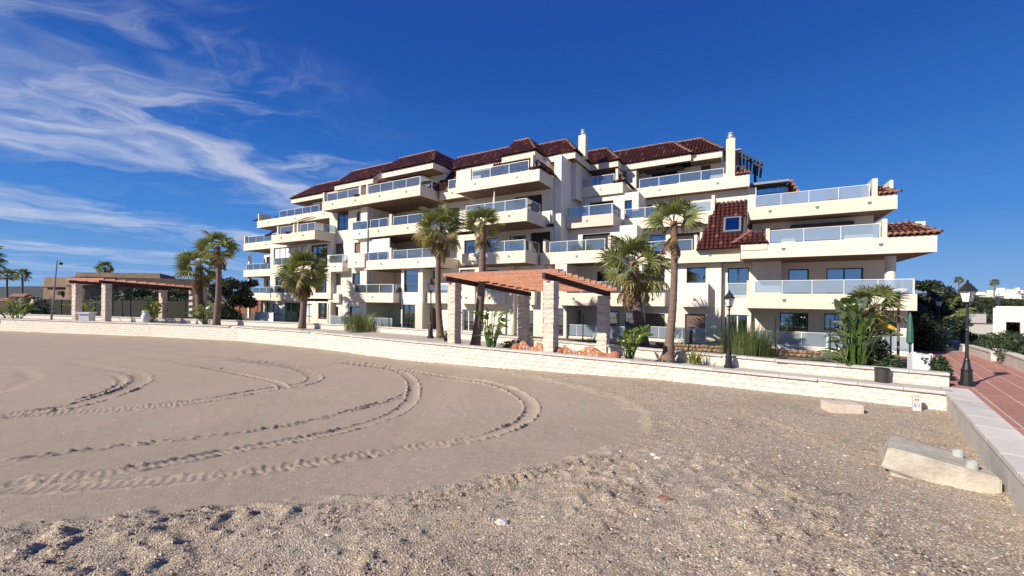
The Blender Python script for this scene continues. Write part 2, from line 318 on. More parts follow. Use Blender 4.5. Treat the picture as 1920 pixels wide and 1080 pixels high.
def sand_height(P):
    x, y = P[:, 0], P[:, 1]
    z = sand_base(x, y); sd = poly_sd(P, rake); inside = np.clip((sd + vnoise(x, y, .5, 41) * .5 + vnoise(x, y, .16, 42) * .35) / .4 + .5, 0, 1)
    clump = np.clip(vnoise(x, y, 1.3, 21) * 2.6 + .45 - x * .06, 0, 1)
    rough = vnoise(x, y, .8, 1) * .05 + np.clip(vnoise(x, y, .26, 2) - .02, 0, 1) * (.045 + .08 * clump) + np.clip(vnoise(x, y, .13, 3), 0, 1) * (.05 + .09 * clump)
    near = np.clip((13 - y) / 6, .35, 1)
    z = z + (1 - inside) * (rough * near + .035) + inside * (vnoise(x, y, 1.6, 4) * .03 + vnoise(x, y, .16, 5) * .008)
    z += .03 * np.exp(-((sd + .25) / .22) ** 2) * (.6 + vnoise(x, y, .4, 6))
    z += np.clip(1 - np.abs(vnoise(x, y, 3, 9)) * 8, 0, 1) * 0
    for k, (pts, w, tread) in tracks.items():
        w = w * .72
        L = smooth_line([ground_px(*p).to_2d() for p in pts])
        m = (x > L[:, 0].min() - 1) & (x < L[:, 0].max() + 1) & (y > L[:, 1].min() - 1) & (y < L[:, 1].max() + 1)
        Q = P[m]; best = np.full(len(Q), 1e9); arc = np.zeros(len(Q)); sgn = np.zeros(len(Q)); acc = 0
        for a, b in zip(L[:-1], L[1:]):
            e = b - a; l = math.hypot(*e)
            if l < 1e-5: continue
            wv_ = Q - a; t = np.clip((wv_ @ e) / (l * l), 0, 1); r = wv_ - t[:, None] * e; dd = np.hypot(*r.T)
            u = dd < best; best[u] = dd[u]; arc[u] = acc + t[u] * l; sgn[u] = np.sign(e[0] * r[u, 1] - e[1] * r[u, 0]); acc += l
        s = best * sgn
        g = -.035 * np.clip(1 - (best / w) ** 4, 0, 1) * (.55 + .45 * tread)
        jag = vnoise(Q[:, 0], Q[:, 1], .08, 8) * 1.3
        edge = np.exp(-((np.abs(s) - w - .03 - .06 * vnoise(Q[:, 0], Q[:, 1], .22, 14)) / .028) ** 2) * (.048 + .085 * jag)
        bend = np.clip(1.5 - np.abs(arc / acc - .56) / .16, .4, 1)
        if tread: g = g + bend * np.where(best < w * .95, .030 * np.sign(np.sin(2 * math.pi * (arc / .15 + np.abs(s) / .5))), 0)
        fade = np.clip(np.minimum(arc * 9, acc - arc) / 1.2, 0, 1)
        z[m] += (g + edge) * fade * np.clip(.85 + vnoise(Q[:, 0], Q[:, 1], 1.3, 11) * .7, .4, 1.2)
    return z, inside
def coords(lo, hi, a, b, fine, grow):
    out = list(np.arange(a, b, fine)); s = fine; p = a; left = []
    while p > lo: s = min(s * grow, 6); p -= s; left.append(p)
    s = fine; p = out[-1]; right = []
    while p < hi: s = min(s * grow, 6); p += s; right.append(p)
    return np.array(left[::-1] + out + right)
gx = coords(-95, 16, -16, 6.8, .034, 1.045); gy = coords(-14, 52, 2.8, 16.6, .034, 1.04)
X, Y = np.meshgrid(gx, gy); P2 = np.stack([X.ravel(), Y.ravel()], 1)
Z, INS = sand_height(P2)
nx, ny = len(gx), len(gy)
ii = np.arange(nx * ny).reshape(ny, nx)
quads = np.stack([ii[:-1, :-1], ii[:-1, 1:], ii[1:, 1:], ii[1:, :-1]], -1).reshape(-1, 4)
fwx = np.array([p[0] for p in FW[::-1]]); fwy = np.array([p[1] for p in FW[::-1]])
beyond = (P2[:, 1] > np.interp(P2[:, 0], fwx, fwy) + .35) | (right_of_wall(P2[:, 0], P2[:, 1]) > .22)
quads = quads[~beyond[quads].all(1)]
used = np.zeros(nx * ny, bool); used[quads] = True; remap = np.cumsum(used) - 1
me = bpy.data.meshes.new('sand'); me.from_pydata(np.stack([P2[used, 0], P2[used, 1], Z[used]], 1).tolist(), [], remap[quads].tolist())
at_ = me.attributes.new('raked', 'FLOAT', 'POINT'); at_.data.foreach_set('value', INS[used].astype(np.float32))
me.polygons.foreach_set('use_smooth', [True] * len(me.polygons))
def sandmat():
    m = bpy.data.materials.new('beach_sand'); m.use_nodes = True; t = m.node_tree; b = t.nodes['Principled BSDF']; b.inputs['Roughness'].default_value = .95; b.inputs['Specular IOR Level'].default_value = .2
    def n(ty, **k):
        q = t.nodes.new(ty)
        for a, v in k.items(): setattr(q, a, v)
        return q
    c = n('ShaderNodeTexCoord'); ob = c.outputs['Object']
    def nz(scale, det=5, rough=.6):
        q = n('ShaderNodeTexNoise'); q.inputs['Scale'].default_value = scale; q.inputs['Detail'].default_value = det; q.inputs['Roughness'].default_value = rough; t.links.new(ob, q.inputs['Vector']); return q.outputs[0]
    def ramp(f, stops):
        r = n('ShaderNodeValToRGB'); e = r.color_ramp.elements
        while len(e) < len(stops): e.new(.5)
        for x, (p, col) in zip(e, stops): x.position = p; x.color = (*col, 1)
        t.links.new(f, r.inputs[0]); return r.outputs[0]
    def mix(f, a, b_, ty='MIX'):
        q = n('ShaderNodeMix', data_type='RGBA', blend_type=ty)
        if isinstance(f, float): q.inputs[0].default_value = f
        else: t.links.new(f, q.inputs[0])
        t.links.new(a, q.inputs[6]); t.links.new(b_, q.inputs[7]); return q.outputs[2]
    fine = ramp(nz(.7), [(.35, (.35, .270, .200)), (.65, (.405, .316, .236))])
    fine = mix(.55, fine, ramp(nz(48, 4, .85), [(.32, (.17, .13, .09)), (.5, (.375, .294, .22)), (.70, (.70, .58, .45))]))
    v = n('ShaderNodeTexVoronoi'); v.inputs['Scale'].default_value = 62; v.inputs['Randomness'].default_value = 1; t.links.new(ob, v.inputs['Vector'])
    sp = n('ShaderNodeSeparateColor'); t.links.new(v.outputs['Color'], sp.inputs[0])
    grav = ramp(sp.outputs[0], [(0, (.10, .075, .05)), (.3, (.29, .22, .155)), (.68, (.46, .365, .265)), (.9, (.85, .74, .60))])
    grav = mix(.3, grav, ramp(nz(16, 6, .75), [(.3, (.18, .135, .09)), (.5, (.38, .295, .205)), (.7, (.56, .45, .33))]))
    grav = mix(.30, grav, ramp(nz(.55, 4, .6), [(.36, (.27, .195, .125)), (.5, (.47, .355, .235)), (.66, (.45, .375, .28))]))
    dark = n('ShaderNodeMapRange'); dark.inputs['From Min'].default_value = .61; dark.inputs['From Max'].default_value = .70; dark.inputs['To Max'].default_value = .8
    t.links.new(nz(2.3, 8, .7), dark.inputs['Value'])
    dk = n('ShaderNodeRGB'); dk.outputs[0].default_value = (.075, .065, .055, 1); grav = mix(dark.outputs[0], grav, dk.outputs[0])
    a = n('ShaderNodeAttribute', attribute_name='raked')
    t.links.new(mix(a.outputs['Fac'], grav, fine), b.inputs['Base Color'])
    bp = n('ShaderNodeBump'); bp.inputs['Distance'].default_value = .014; bp.inputs['Strength'].default_value = .8
    ad = n('ShaderNodeMath', operation='MULTIPLY_ADD'); t.links.new(v.outputs['Distance'], ad.inputs[0]); 
    iv = n('ShaderNodeMapRange'); iv.inputs['To Min'].default_value = -1.1; iv.inputs['To Max'].default_value = 0; t.links.new(a.outputs['Fac'], iv.inputs['Value'])
    t.links.new(iv.outputs[0], ad.inputs[1]); t.links.new(nz(45, 4, .75), ad.inputs[2]); t.links.new(ad.outputs[0], bp.inputs['Height']); t.links.new(bp.outputs[0], b.inputs['Normal'])
    return m
me.materials.append(sandmat())
sand = link('sand', me); tag(sand, 'brown beach sand raked smooth with curving tractor tyre tracks', None, kind='structure')
# pebbles and shell grit over the unraked band (nobody could count them)
def scatter(name, n, seed, fn, mats, parent=None):
    rng = np.random.RandomState(seed); C = fn(rng, n); n = len(C)
    octv = np.array([(1, 0, 0), (0, 1, 0), (-1, 0, 0), (0, -1, 0), (0, 0, .75), (0, 0, -.6)]); octf = np.array([(0, 1, 4), (1, 2, 4), (2, 3, 4), (3, 0, 4), (1, 0, 5), (2, 1, 5), (3, 2, 5), (0, 3, 5)])
    sc = C[:, 3:4, None] * rng.uniform(.6, 1.35, (n, 6, 3)); ang = rng.rand(n) * 6.28; ca, sa = np.cos(ang), np.sin(ang)
    V = octv[None] * sc; V[:, :, 2] *= .7
    Vx = V[:, :, 0] * ca[:, None] - V[:, :, 1] * sa[:, None]; Vy = V[:, :, 0] * sa[:, None] + V[:, :, 1] * ca[:, None]
    V = np.stack([Vx, Vy, V[:, :, 2]], -1) + C[:, None, :3]
    Fc = (octf[None] + (np.arange(n) * 6)[:, None, None]).reshape(-1, 3)
    m = bpy.data.meshes.new(name); m.from_pydata(V.reshape(-1, 3).tolist(), [], Fc.tolist())
    for q in mats: m.materials.append(q)
    m.polygons.foreach_set('material_index', np.repeat(rng.choice(len(mats), n, p=None), 8).astype(np.int32)); m.update()
    return link(name, m, parent)
peb = [mat('pebble_' + a, c, .85) for a, c in (('tan', (.44, .34, .245)), ('brown', (.33, .25, .18)), ('grey', (.33, .315, .29)), ('pale', (.66, .57, .46)), ('sand', (.48, .38, .27)), ('ochre', (.42, .29, .17)), ('dun', (.38, .30, .22)), ('dark', (.10, .09, .075)))]
def pebfn(rng, n):
    u = rng.uniform(-1.7, 1.5, n); y = 2.2 * (7.2 ** (rng.rand(n) ** .8)); x = u * y
    P = np.stack([x, y], 1); k = (poly_sd(P, rake) < -.02) & (vnoise(x, y, .5, 31) + vnoise(x, y, 1.4, 32) > rng.uniform(-.9, .2, n)) & (right_of_wall(x, y) < -.1) & (y < np.interp(x, fwx, fwy) - .1); P = P[k]; y = y[k]
    z, _ = sand_height(P); r = rng.rand(len(P)) ** 5; s = (.0045 + .017 * r) * (.75 + .05 * y)
    return np.column_stack([P, z + s * .2, s])
tag(scatter('pebbles', 150000, 3, pebfn, peb), 'loose pebbles and shell grit strewn over the unraked foreground sand', kind='stuff')
def stonefn(rng, n):
    P = np.stack([rng.uniform(-7, 9, n), rng.uniform(2.6, 10.5, n)], 1); k = (poly_sd(P, rake) < -.1) & (right_of_wall(P[:, 0], P[:, 1]) < -.3); P = P[k]; z, _ = sand_height(P)
    s = .012 + .026 * rng.rand(len(P)) ** 3; return np.column_stack([P, z + s * .15, s])
tag(scatter('gravel_stones', 1500, 8, stonefn, [peb[0], peb[3], peb[4], peb[2], peb[6], peb[1]]), 'scattered larger flat stones among the foreground pebbles', kind='stuff')
def weedfn(rng, n):
    c = np.stack([rng.uniform(-6, 5, 60), rng.uniform(2.8, 8, 60)], 1); P = c[rng.randint(0, 60, n)] + rng.normal(0, .13, (n, 2)); k = poly_sd(P, rake) < .1; P = P[k]; z, _ = sand_height(P)
    s = .006 + .016 * rng.rand(len(P)) ** 2; return np.column_stack([P, z + s * .3, s])
tag(scatter('seaweed_scraps', 2600, 9, weedfn, [mat('dry_seaweed', (.06, .05, .04), .9), mat('dark_driftwood', (.13, .09, .06), .9)]), 'dark scraps of dried seaweed and wood caught in the gravel', kind='stuff')
def rakefn(rng, n):
    u = rng.uniform(-1.4, .5, n); y = 4.2 * (4. ** rng.rand(n)); x = u * y
    P = np.stack([x, y], 1); k = poly_sd(P, rake) > .05; P = P[k]; y = y[k]
    z, _ = sand_height(P); s = (.004 + .008 * rng.rand(len(P)) ** 3) * (.8 + .05 * y); return np.column_stack([P, z + s * .1, s])
tag(scatter('shell_grit', 14000, 5, rakefn, [peb[3], peb[0], peb[4], peb[3]]), 'sparse pale shell fragments lying on the raked sand', kind='stuff')

# land beyond, sea behind the viewer
b = MB(); b.add([(-4000, 15, -3.7), (4000, 15, -3.7), (4000, 5000, -3.7), (-4000, 5000, -3.7)], [(0, 1, 2, 3)])
tag(b.build('terrain', mat('scrub_ground', (.13, .12, .07), .97, var=.4, vscale=.02)), kind='structure')
def seamat():
    m = mat('sea_water', (.012, .06, .10), .12, bump=.5, bscale=.6); return m
b = MB(); b.add([(-4000, -4000, -.6), (4000, -4000, -.6), (4000, -11, -.6), (-4000, -11, -.6)], [(0, 1, 2, 3)])
tag(b.build('sea', seamat()), kind='structure')
# promenade and garden sheet behind the front wall, walkway right of the side wall
b = MB(); pl = [(x + .1, y + .12) for x, y in FW]; pl2 = [(60, 60), (-80, 75)]
back = Vector((12.2, 11.2)) + RWD * 60
poly = pl + [(-80, 75), (-20, 75), (17, 42), (27.5, 27.2)]
b.add([(x, y, 0) for x, y in poly], [tuple(range(len(poly)))[::-1]])
tag(b.build('promenade', 'pave'), kind='structure')
SWL = [(15.0, 13.9), (13.5, 15.1), (11.6, 16.4), (10.2, 17.6), (8.6, 18.8), (-4.8, 30.3), (-12.9, 35.4), (-27, 41), (-50, 47.5), (-80, 55)]
g = [(x + .15, y + .15) for x, y in SWL]; gpoly = g + [(-80, 72), (-20, 72), (14, 44), (23, 24), (19.2, 18.4)]
b = MB(); b.add([(x, y, .12) for x, y in gpoly], [tuple(range(len(gpoly)))[::-1]])
tag(b.build('garden_bed', 'soil'), kind='structure')
# walkway: pale joint sheet with red paving slabs laid on it
Wn = Vector((RWD.y, -RWD.x))
def wk(a, c, z=0): 
    p = Vector((12.2, 11.2)) + RWD * a + Wn * c; return (p.x, p.y, z)
b = MB(); b.add([wk(-14, .2, .006), wk(-14, 13, .006), wk(20, 13, .006), wk(20, .2, .006)], [(0, 1, 2, 3)])
walkway = tag(b.build('walkway', 'joint'), kind='structure')
sm = []
for k in range(3):
    b = MB(); h = .012; b.box(-.284, .284, -.675, .675, -.02, h - .002 * k); sm.append(b.mesh('paving_slab', 'brickred'))
cnt = 0; wang = math.atan2(RWD.y, RWD.x) - rad(90)
for i in range(-6, 24):
    for j in range(18):
        a = i * 1.385 + (.69 if j % 2 else 0) + 3; c = .62 + .62 * j
        x, y, _ = wk(a, c)
        if y < 4 or x / max(y, .1) > 1.45 or (c > 9 and a > 15) or a > 19 or cnt >= 300: continue
        o = link('paving_slab', sm[(i * 7 + j * 3) % 3], walkway, (x, y, .012), wang); cnt += 1

# ------------------------------------------------------------------ block walls
def blockmesh(name, L, D, H, seed, rough=.012, m='block', nx_=4, nz_=3):
    rng = random.Random(seed); b = MB(); vs = []; fs = []
    for k in range(nz_ + 1):
        for i in range(nx_ + 1):
            ed = i in (0, nx_) or k in (0, nz_)
            vs.append((-L / 2 + L * i / nx_ , -D / 2 + (rng.uniform(0, rough) if ed else -rng.uniform(0, rough * 1.4)), H * k / nz_))
    W_ = nx_ + 1
    for k in range(nz_):
        for i in range(nx_): fs.append((k * W_ + i, k * W_ + i + 1, (k + 1) * W_ + i + 1, (k + 1) * W_ + i))
    o = len(vs); vs += [(-L / 2, D / 2, 0), (L / 2, D / 2, 0), (L / 2, D / 2, H), (-L / 2, D / 2, H)]
    bl, br, tl, tr = 0, nx_, nz_ * W_, nz_ * W_ + nx_
    fs += [(o, o + 1) + tuple(range(br, bl - 1, -1)), (o + 3, ) + tuple(range(tl, tr + 1)) + (o + 2,), (o + 1, o, o + 3, o + 2)]
    fs += [tuple(k * W_ for k in range(nz_, -1, -1)) + (o, o + 3), tuple(k * W_ + nx_ for k in range(nz_ + 1)) + (o + 2, o + 1)]
    return b.add(vs, fs).mesh(name, m)
def resample(line, step):
    out = []; pts = [Vector(p) for p in line]; need = 0
    for a, b_ in zip(pts[:-1], pts[1:]):
        l = (b_ - a).length; t = need
        while t < l: out.append((a + (b_ - a) * t / l, (b_ - a).normalized())); t += step
        need = t - l
    return out
bm_ = [blockmesh('block', .393, .12, .193, k, .016) for k in range(5)]
def block_wall(name, label, line, top, courses, maxn, capw=.42, capm='cap', zbot=-1.2):
    c0 = Vector(line[0]); root = empty(name, (c0.x, c0.y, 0), label=label, cat='wall')
    # core
    b = MB(); ct = .085; n = len(line); pts = [Vector(p) for p in line]; off = []
    for i, p in enumerate(pts):
        d = (pts[min(i + 1, n - 1)] - pts[max(i - 1, 0)]).normalized(); nn = Vector((d.y, -d.x))
        if nn.dot(-p) < 0: nn = -nn
        off.append(nn)
    for i in range(n - 1):
        q = [pts[i] + off[i] * .105, pts[i + 1] + off[i + 1] * .105, pts[i + 1] - off[i + 1] * .15, pts[i] - off[i] * .15]
        b.prism([(v - c0) for v in q], zbot, top - ct)
    b.build('core', 'mortar', root)
    cnt = 0; far = MB()
    for p, d in resample(line, .4):
        pass
    for k in range(courses):
        z = top - ct - .2 * (k + 1)
        ps = resample(line, .4)
        for i, (p, d) in enumerate(ps[:-1]):
            p = p + d * (.2 if k % 2 else .4); nn = Vector((d.y, -d.x))
            if nn.dot(-p) < 0: nn = -nn
            loc = p + nn * .062; ang = math.atan2(nn.y, nn.x) + rad(90)
            if z + .2 < float(sand_base(p.x, p.y)) - .15 and name == 'beach_wall': continue
            if i < maxn / courses: link('block', bm_[(i * 3 + k * 2 + (i // 4)) % 5], root, (loc.x - c0.x, loc.y - c0.y, z + .003), ang); cnt += 1
            else:
                mw = Matrix.Translation((loc.x - c0.x, loc.y - c0.y, z + .006)) @ Matrix.Rotation(ang, 4, 'Z'); me_ = bm_[(i * 3 + k) % 5]
                far.add([mw @ v.co for v in me_.vertices], [tuple(f.vertices) for f in me_.polygons])
    if far.v: tag(far.build('far_blocks', 'block', root), kind='stuff')
    capo = MB()
    cm = [MB().box(-.495, .495, -capw / 2, capw / 2, 0, ct - .004 * k).mesh('coping_stone', capm) for k in range(3)]
    cp = resample(line, 1.0)
    for i, (p, d) in enumerate(cp[:-1]):
        q = p + d * .5; link('coping_stone', cm[i % 3], root, (q.x - c0.x, q.y - c0.y, top - ct + .002), math.atan2(d.y, d.x))
    return root
block_wall('beach_wall', 'long low cream block wall between the sand and the promenade', FW, .45, 6, 290)
block_wall('garden_wall', 'low cream block wall behind the promenade, in front of the garden', SWL, .5, 3, 180, zbot=-.3)
# grey-capped side wall running towards the viewer
p0 = Vector((12.2, 11.2)); SIDE = [tuple(p0 - RWD * (.1 + k)) for k in range(0, 15)]
c0 = p0; root = empty('side_wall', (p0.x, p0.y, 0), label='smooth low wall with grey coping beside the red walkway', cat='wall')
b = MB(); q = [p0 + RWD * .25 - Wn * .13, p0 + RWD * .25 + Wn * .22, p0 - RWD * 15 + Wn * .22, p0 - RWD * 15 - Wn * .13]; b.prism([v - p0 for v in q][::-1], -.6, .36); b.build('core', 'cap', root)
cm = [MB().box(-.492, .492, -.27, .27, 0, .09 - .003 * k).mesh('coping_stone', 'greycap') for k in range(3)]
for i in range(15):
    q = -RWD * (i - .2) + Wn * .11; link('coping_stone', cm[i % 3], root, (q.x, q.y, .362), math.atan2(RWD.y, RWD.x))

# ------------------------------------------------------------------ apartment building
# plan frame: s runs along the facade (right = nearer), t runs into the building; heights are metres above the promenade
TH = rad(30); Cc, Ss = math.cos(TH), math.sin(TH)
def stw(s, t, z=0): return Vector((s * Cc + t * Ss, -s * Ss + t * Cc, z))
BO = stw(-22, 30)
bld = empty('apartment_building', (BO.x, BO.y, 0), -TH, 'cream and white terraced apartment block with maroon tiled roofs and glass balconies', 'building')
def part(mb, name, m, parent=None, smooth=False):
    o = mb.build(name, m, parent or bld, smooth)
    if parent is None: o.location = (22, -30, 0)
    return o
def sT(px, py, t):
    a, b_ = ray(px, py); l = t / (a * Ss + Cc); return l * (a * Cc - Ss), CZ + l * b_
def rect(px0, py0, px1, py1, t):
    s0, _ = sT(px0, (py0 + py1) / 2, t); s1, _ = sT(px1, (py0 + py1) / 2, t); mx = (px0 + px1) / 2
    return (s0, s1, sT(mx, py1, t)[1], sT(mx, py0, t)[1])
B = lambda k: 2.5 + 3 * (k - 1)
PH = .87; GH = 1.62
def panes(parent, a, b_, fixed, z0, z1, axis, frost=False, rail=True, step=1.55):
    """glass panes, posts and a slim top rail between a and b along s (axis 0) or t (axis 1)"""
    n = max(1, round(abs(b_ - a) / step)); w = (b_ - a) / n
    def bx_(mb, u0, u1, e, za, zb):
        return mb.box(u0, u1, fixed - e, fixed + e, za, zb) if axis == 0 else mb.box(fixed - e, fixed + e, u0, u1, za, zb)
    for i in range(n):
        part(bx_(MB(), a + w * i + .035, a + w * (i + 1) - .035, .006, z0 + .05, z1 - .03), 'glass_pane', 'frost_glass' if frost else 'rail_glass', parent)
    for i in range(n + 1):
        u = a + w * i; u = min(max(u, a + .03), b_ - .03); part(bx_(MB(), u - .018, u + .018, .02, z0 - .02, z1 - .012), 'post', 'wframe', parent)
    if rail: part(bx_(MB(), a, b_, .024, z1 - .012, z1 + .02), 'rail', 'wframe', parent)
spout_me = MB().box(-.07, .07, -.05, .0, -.05, .05).box(-.1, .1, -.07, -.001, .05, .07).mesh('wall_light', 'metal')
def slab(k, s0, s1, t0, tb, left=True, right=True, glass=(), gr=None, gl=None, z=None, frost=False, lights=1, ph=PH, soffit=True, m='cream'):
    z = B(k) if z is None else z; b = MB(); th = .17; fl = .28
    b.box(s0, s1, t0, t0 + th, z, z + ph)
    a0 = s0 + (th if left else 0); a1 = s1 - (th if right else 0)
    if left: b.box(s0, s0 + th, t0 + th, tb, z, z + ph)
    if right: b.box(s1 - th, s1, t0 + th, tb, z, z + ph)
    b.box(a0, a1, t0 + th, tb, z + .001, z + fl)
    o = part(b, 'balcony', m)
    part(MB().box(a0 + .003, a1 - .003, t0 + th + .003, tb - .01, z + fl + .001, z + fl + .014), 'floor', 'floor', o)
    if soffit: part(MB().box(s0 + .12, s1 - .12, t0 + .12, tb - .05, z - .025, z - .002), 'soffit', 'soffit', o)
    for ga, gb in glass: panes(o, ga, gb, t0 + .085, z + ph, z + GH, 0, frost)
    if gr: panes(o, gr[0], gr[1], s1 - .085, z + ph, z + GH, 1, frost)
    if gl: panes(o, gl[0], gl[1], s0 + .085, z + ph, z + GH, 1, frost)
    for i in range(lights):
        q = link('wall_light', spout_me, o, (lerp(s0, s1, (i + .5) / lights), t0 - .001, z + .48))
    return o
def pillar(s0, s1, t0, t1, z0, z1, m='cream', name='pier'): return part(MB().box(s0, s1, t0, t1, z0, z1), name, m)
def wall(s0, s1, t, tb, z0, z1, ops=(), m='white', top=True, dep=.16):
    """wall block whose front has real openings, each with reveals, a frame, a pane and a dark sheet for the unlit room behind"""
    b = MB(); ss = sorted({s0, s1, *[o[0] for o in ops], *[o[1] for o in ops]}); zs = sorted({z0, z1, *[o[2] for o in ops], *[o[3] for o in ops]})
    for i in range(len(ss) - 1):
        for j in range(len(zs) - 1):
            cs, cz = (ss[i] + ss[i + 1]) / 2, (zs[j] + zs[j + 1]) / 2
            if any(o[0] < cs < o[1] and o[2] < cz < o[3] for o in ops): continue
            b.add([(ss[i], t, zs[j]), (ss[i + 1], t, zs[j]), (ss[i + 1], t, zs[j + 1]), (ss[i], t, zs[j + 1])], [(0, 1, 2, 3)])
    b.add([(s0, t, z0), (s1, t, z0), (s1, tb, z0), (s0, tb, z0), (s0, t, z1), (s1, t, z1), (s1, tb, z1), (s0, tb, z1)], [(4, 5, 6, 7), (1, 2, 6, 5), (2, 3, 7, 6), (3, 0, 4, 7)])
    for o in ops:
        a, c, d, e = o[:4]; r = dep + .05
        b.add([(a, t, d), (c, t, d), (c, t, e), (a, t, e), (a, t + r, d), (c, t + r, d), (c, t + r, e), (a, t + r, e)], [(0, 4, 5, 1), (1, 5, 6, 2), (2, 6, 7, 3), (3, 7, 4, 0)])
    w = part(b, 'wall', m)
    for o in ops:
        a, c, d, e = o[:4]; kind = o[4] if len(o) > 4 else 'dark'; tt = t + dep
        if kind == 'open':
            part(MB().box(a - .02, c + .02, tt + .02, tt + .05, d - .02, e + .02), 'doorway_dark', 'interior'); continue  # dark sheet across the opening, coloured as the unlit room
        f = MB(); fw = .045 if kind == 'stair' else .07; n = o[5] if len(o) > 5 else max(1, round((c - a) / 1.0)); fm = 'wframe' if kind == 'white' else 'frame'
        f.box(a, c, tt - .05, tt + .04, d, d + fw).box(a, c, tt - .05, tt + .04, e - fw, e)
        f.box(a, a + fw, tt - .05, tt + .04, d + fw, e - fw).box(c - fw, c, tt - .05, tt + .04, d + fw, e - fw)
        for i in range(1, n):
            u = lerp(a, c, i / n); f.box(u - fw / 2, u + fw / 2, tt - .045, tt + .035, d + fw, e - fw)
        if kind == 'stair':
            for i in range(1, 4): v = lerp(d, e, i / 4); f.box(a + fw, c - fw, tt - .04, tt + .03, v - .02, v + .02)
        wo_ = part(f, 'window', fm)
        if kind == 'shutter': part(MB().box(a + fw, c - fw, tt - .02, tt + .02, d + fw, e - fw), 'shutter', 'shutter', wo_)
        elif kind == 'blind':
            q = max(2, round((c - a) / .55))
            for i in range(q): part(MB().box(lerp(a, c, i / q) + .012, lerp(a, c, (i + 1) / q) - .012, tt - .02, tt + .02, d + .03, e - .03), 'blind_panel', 'blind', wo_)
        else:
            for i in range(n): part(MB().box(lerp(a, c, i / n) + fw / 2, lerp(a, c, (i + 1) / n) - fw / 2, tt - .006, tt + .006, d + fw, e - fw), 'pane', 'pane', wo_)
            if kind == 'curtain':
                cb = MB(); nn = max(8, int((c - a) / .08)); V = [(lerp(a + .05, c - .05, i / nn), tt + .12 + .03 * math.sin(i * 1.9), zq) for i in range(nn + 1) for zq in (d, e)]
                gap = nn // 2; fs = [(2 * i, 2 * i + 2, 2 * i + 3, 2 * i + 1) for i in range(nn) if abs(i - gap) > nn * .07]
                part(cb.add(V, fs), 'curtain', 'curtain', wo_)
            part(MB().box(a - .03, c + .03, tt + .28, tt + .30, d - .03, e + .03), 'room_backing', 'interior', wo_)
    return w
TB = 44
door = lambda k, a, b_, kind='dark', h=2.25, n=None: (a, b_, B(k) + .29 if k else .15, (B(k) + .29 if k else .15) + h, kind) + ((n,) if n else ())

# --- left block (far end)
for k, t in ((1, 28.0), (2, 28.3), (3, 26.4)):
    s0 = sT(456, 530, t)[0]; s1 = -43.5
    o = slab(k, s0, s1, t, 33, right=False, glass=[(s0 + .6, s1)] if k < 3 else [(s0 + .9, s1 - .2)], gl=None, lights=1, frost=False)
    if k == 3: pillar(s0 + .02, s0 + .22, t + .02, t + 1.6, B(3) + PH + .002, B(3) + 1.75)
for k in (0, 1, 2):
    z0 = B(k) + .28 if k else 0.; z1 = B(k + 1)
    wall(-56.0, -43.6, 30.4, TB, z0, z1, [(-55.4, -52.3, z0 + .1, z1 - .25, 'dark'), (-51.7, -48.9, z0 + .1, z1 - .25, 'dark'), (-48.4, -45.0, z0 + .1, z1 - .25, 'dark' if k != 1 else 'curtain')])
    pillar(-56.6, -56.3, 28.7, 29.0, z0, z1, 'white', 'column'); pillar(-51.0, -50.7, 28.7, 29.0, z0, z1, 'white', 'column')
for k, t in ((1, 25.4), (2, 25.2), (3, 24.2)):
    s0 = sT(508, 500, t)[0]; s1 = -35.9 if k == 3 else sT(555 if k == 1 else 590, 530, t)[0]
    g = [(s0 + .5, s1 - .1)] if k < 3 else [(sT(524, 430, t)[0], sT(548, 430, t)[0]), (sT(561, 430, t)[0], s1 - .05)]
    slab(k, s0, s1, t, 28.2, glass=g, gr=(t + .1, 26.6) if k == 3 else None, lights=2)
    if k == 3:
        for px in (519, 549, 556): u = sT(px, 430, t)[0]; pillar(u, u + .2, t + .02, t + 1.5, B(3) + PH + .002, B(3) + 1.75)
for k in (0, 1, 2):
    z0 = B(k) + .28 if k else 0.; z1 = B(k + 1)
    ops = {0: [(-46.2, -44.2, .9, 2.1, 'blind'), (-43.8, -40.6, .15, 2.3, 'dark'), (-40.2, -38.9, .9, 2.2, 'blind'), (-37.9, -36.5, .7, 2.35, 'stair', 1)],
           1: [(-45.6, -42.2, z0 + .1, z1 - .3, 'dark'), (-41.6, -39.2, z0 + .1, z1 - .3, 'dark'), (-38.4, -36.6, z0 + .6, z1 - .3, 'dark')],
           2: [(-46.0, -39.9, z0 + .1, z1 - .12, 'blind'), (-39.2, -36.5, z0 + .1, z1 - .2, 'dark')]}[k]
    wall(-46.6, -35.95, 26.0, TB, z0, z1, ops)
part(MB().box(-47.4, -43.8, 24.8, 24.9, .1, 1.25), 'garden_screen', 'wframe')
# 4th floor, left
o = slab(4, -53.0, -37.2, 27.9, 33, glass=[(sT(523, 400, 27.9)[0], sT(597, 400, 27.9)[0])], lights=3)
pillar(-52.9, -52.7, 27.95, 29.4, B(4) + PH + .002, B(4) + 1.8)
wall(-50.0, -35, 30.6, TB, B(3) + .28, B(4), [door(3, -47.5, -44.5), door(3, -43, -39.5), door(3, -38.8, -36.8)])
wall(-47.0, -34.4, 30.4, TB, B(4) + .28, 14.1, [door(4, -46.4, -44.8), door(4, -43.6, -40.4)])
pillar(-44.4, -40.2, 29.6, 30.3, B(4) + 2.35, B(4) + 2.55, 'wframe', 'awning')
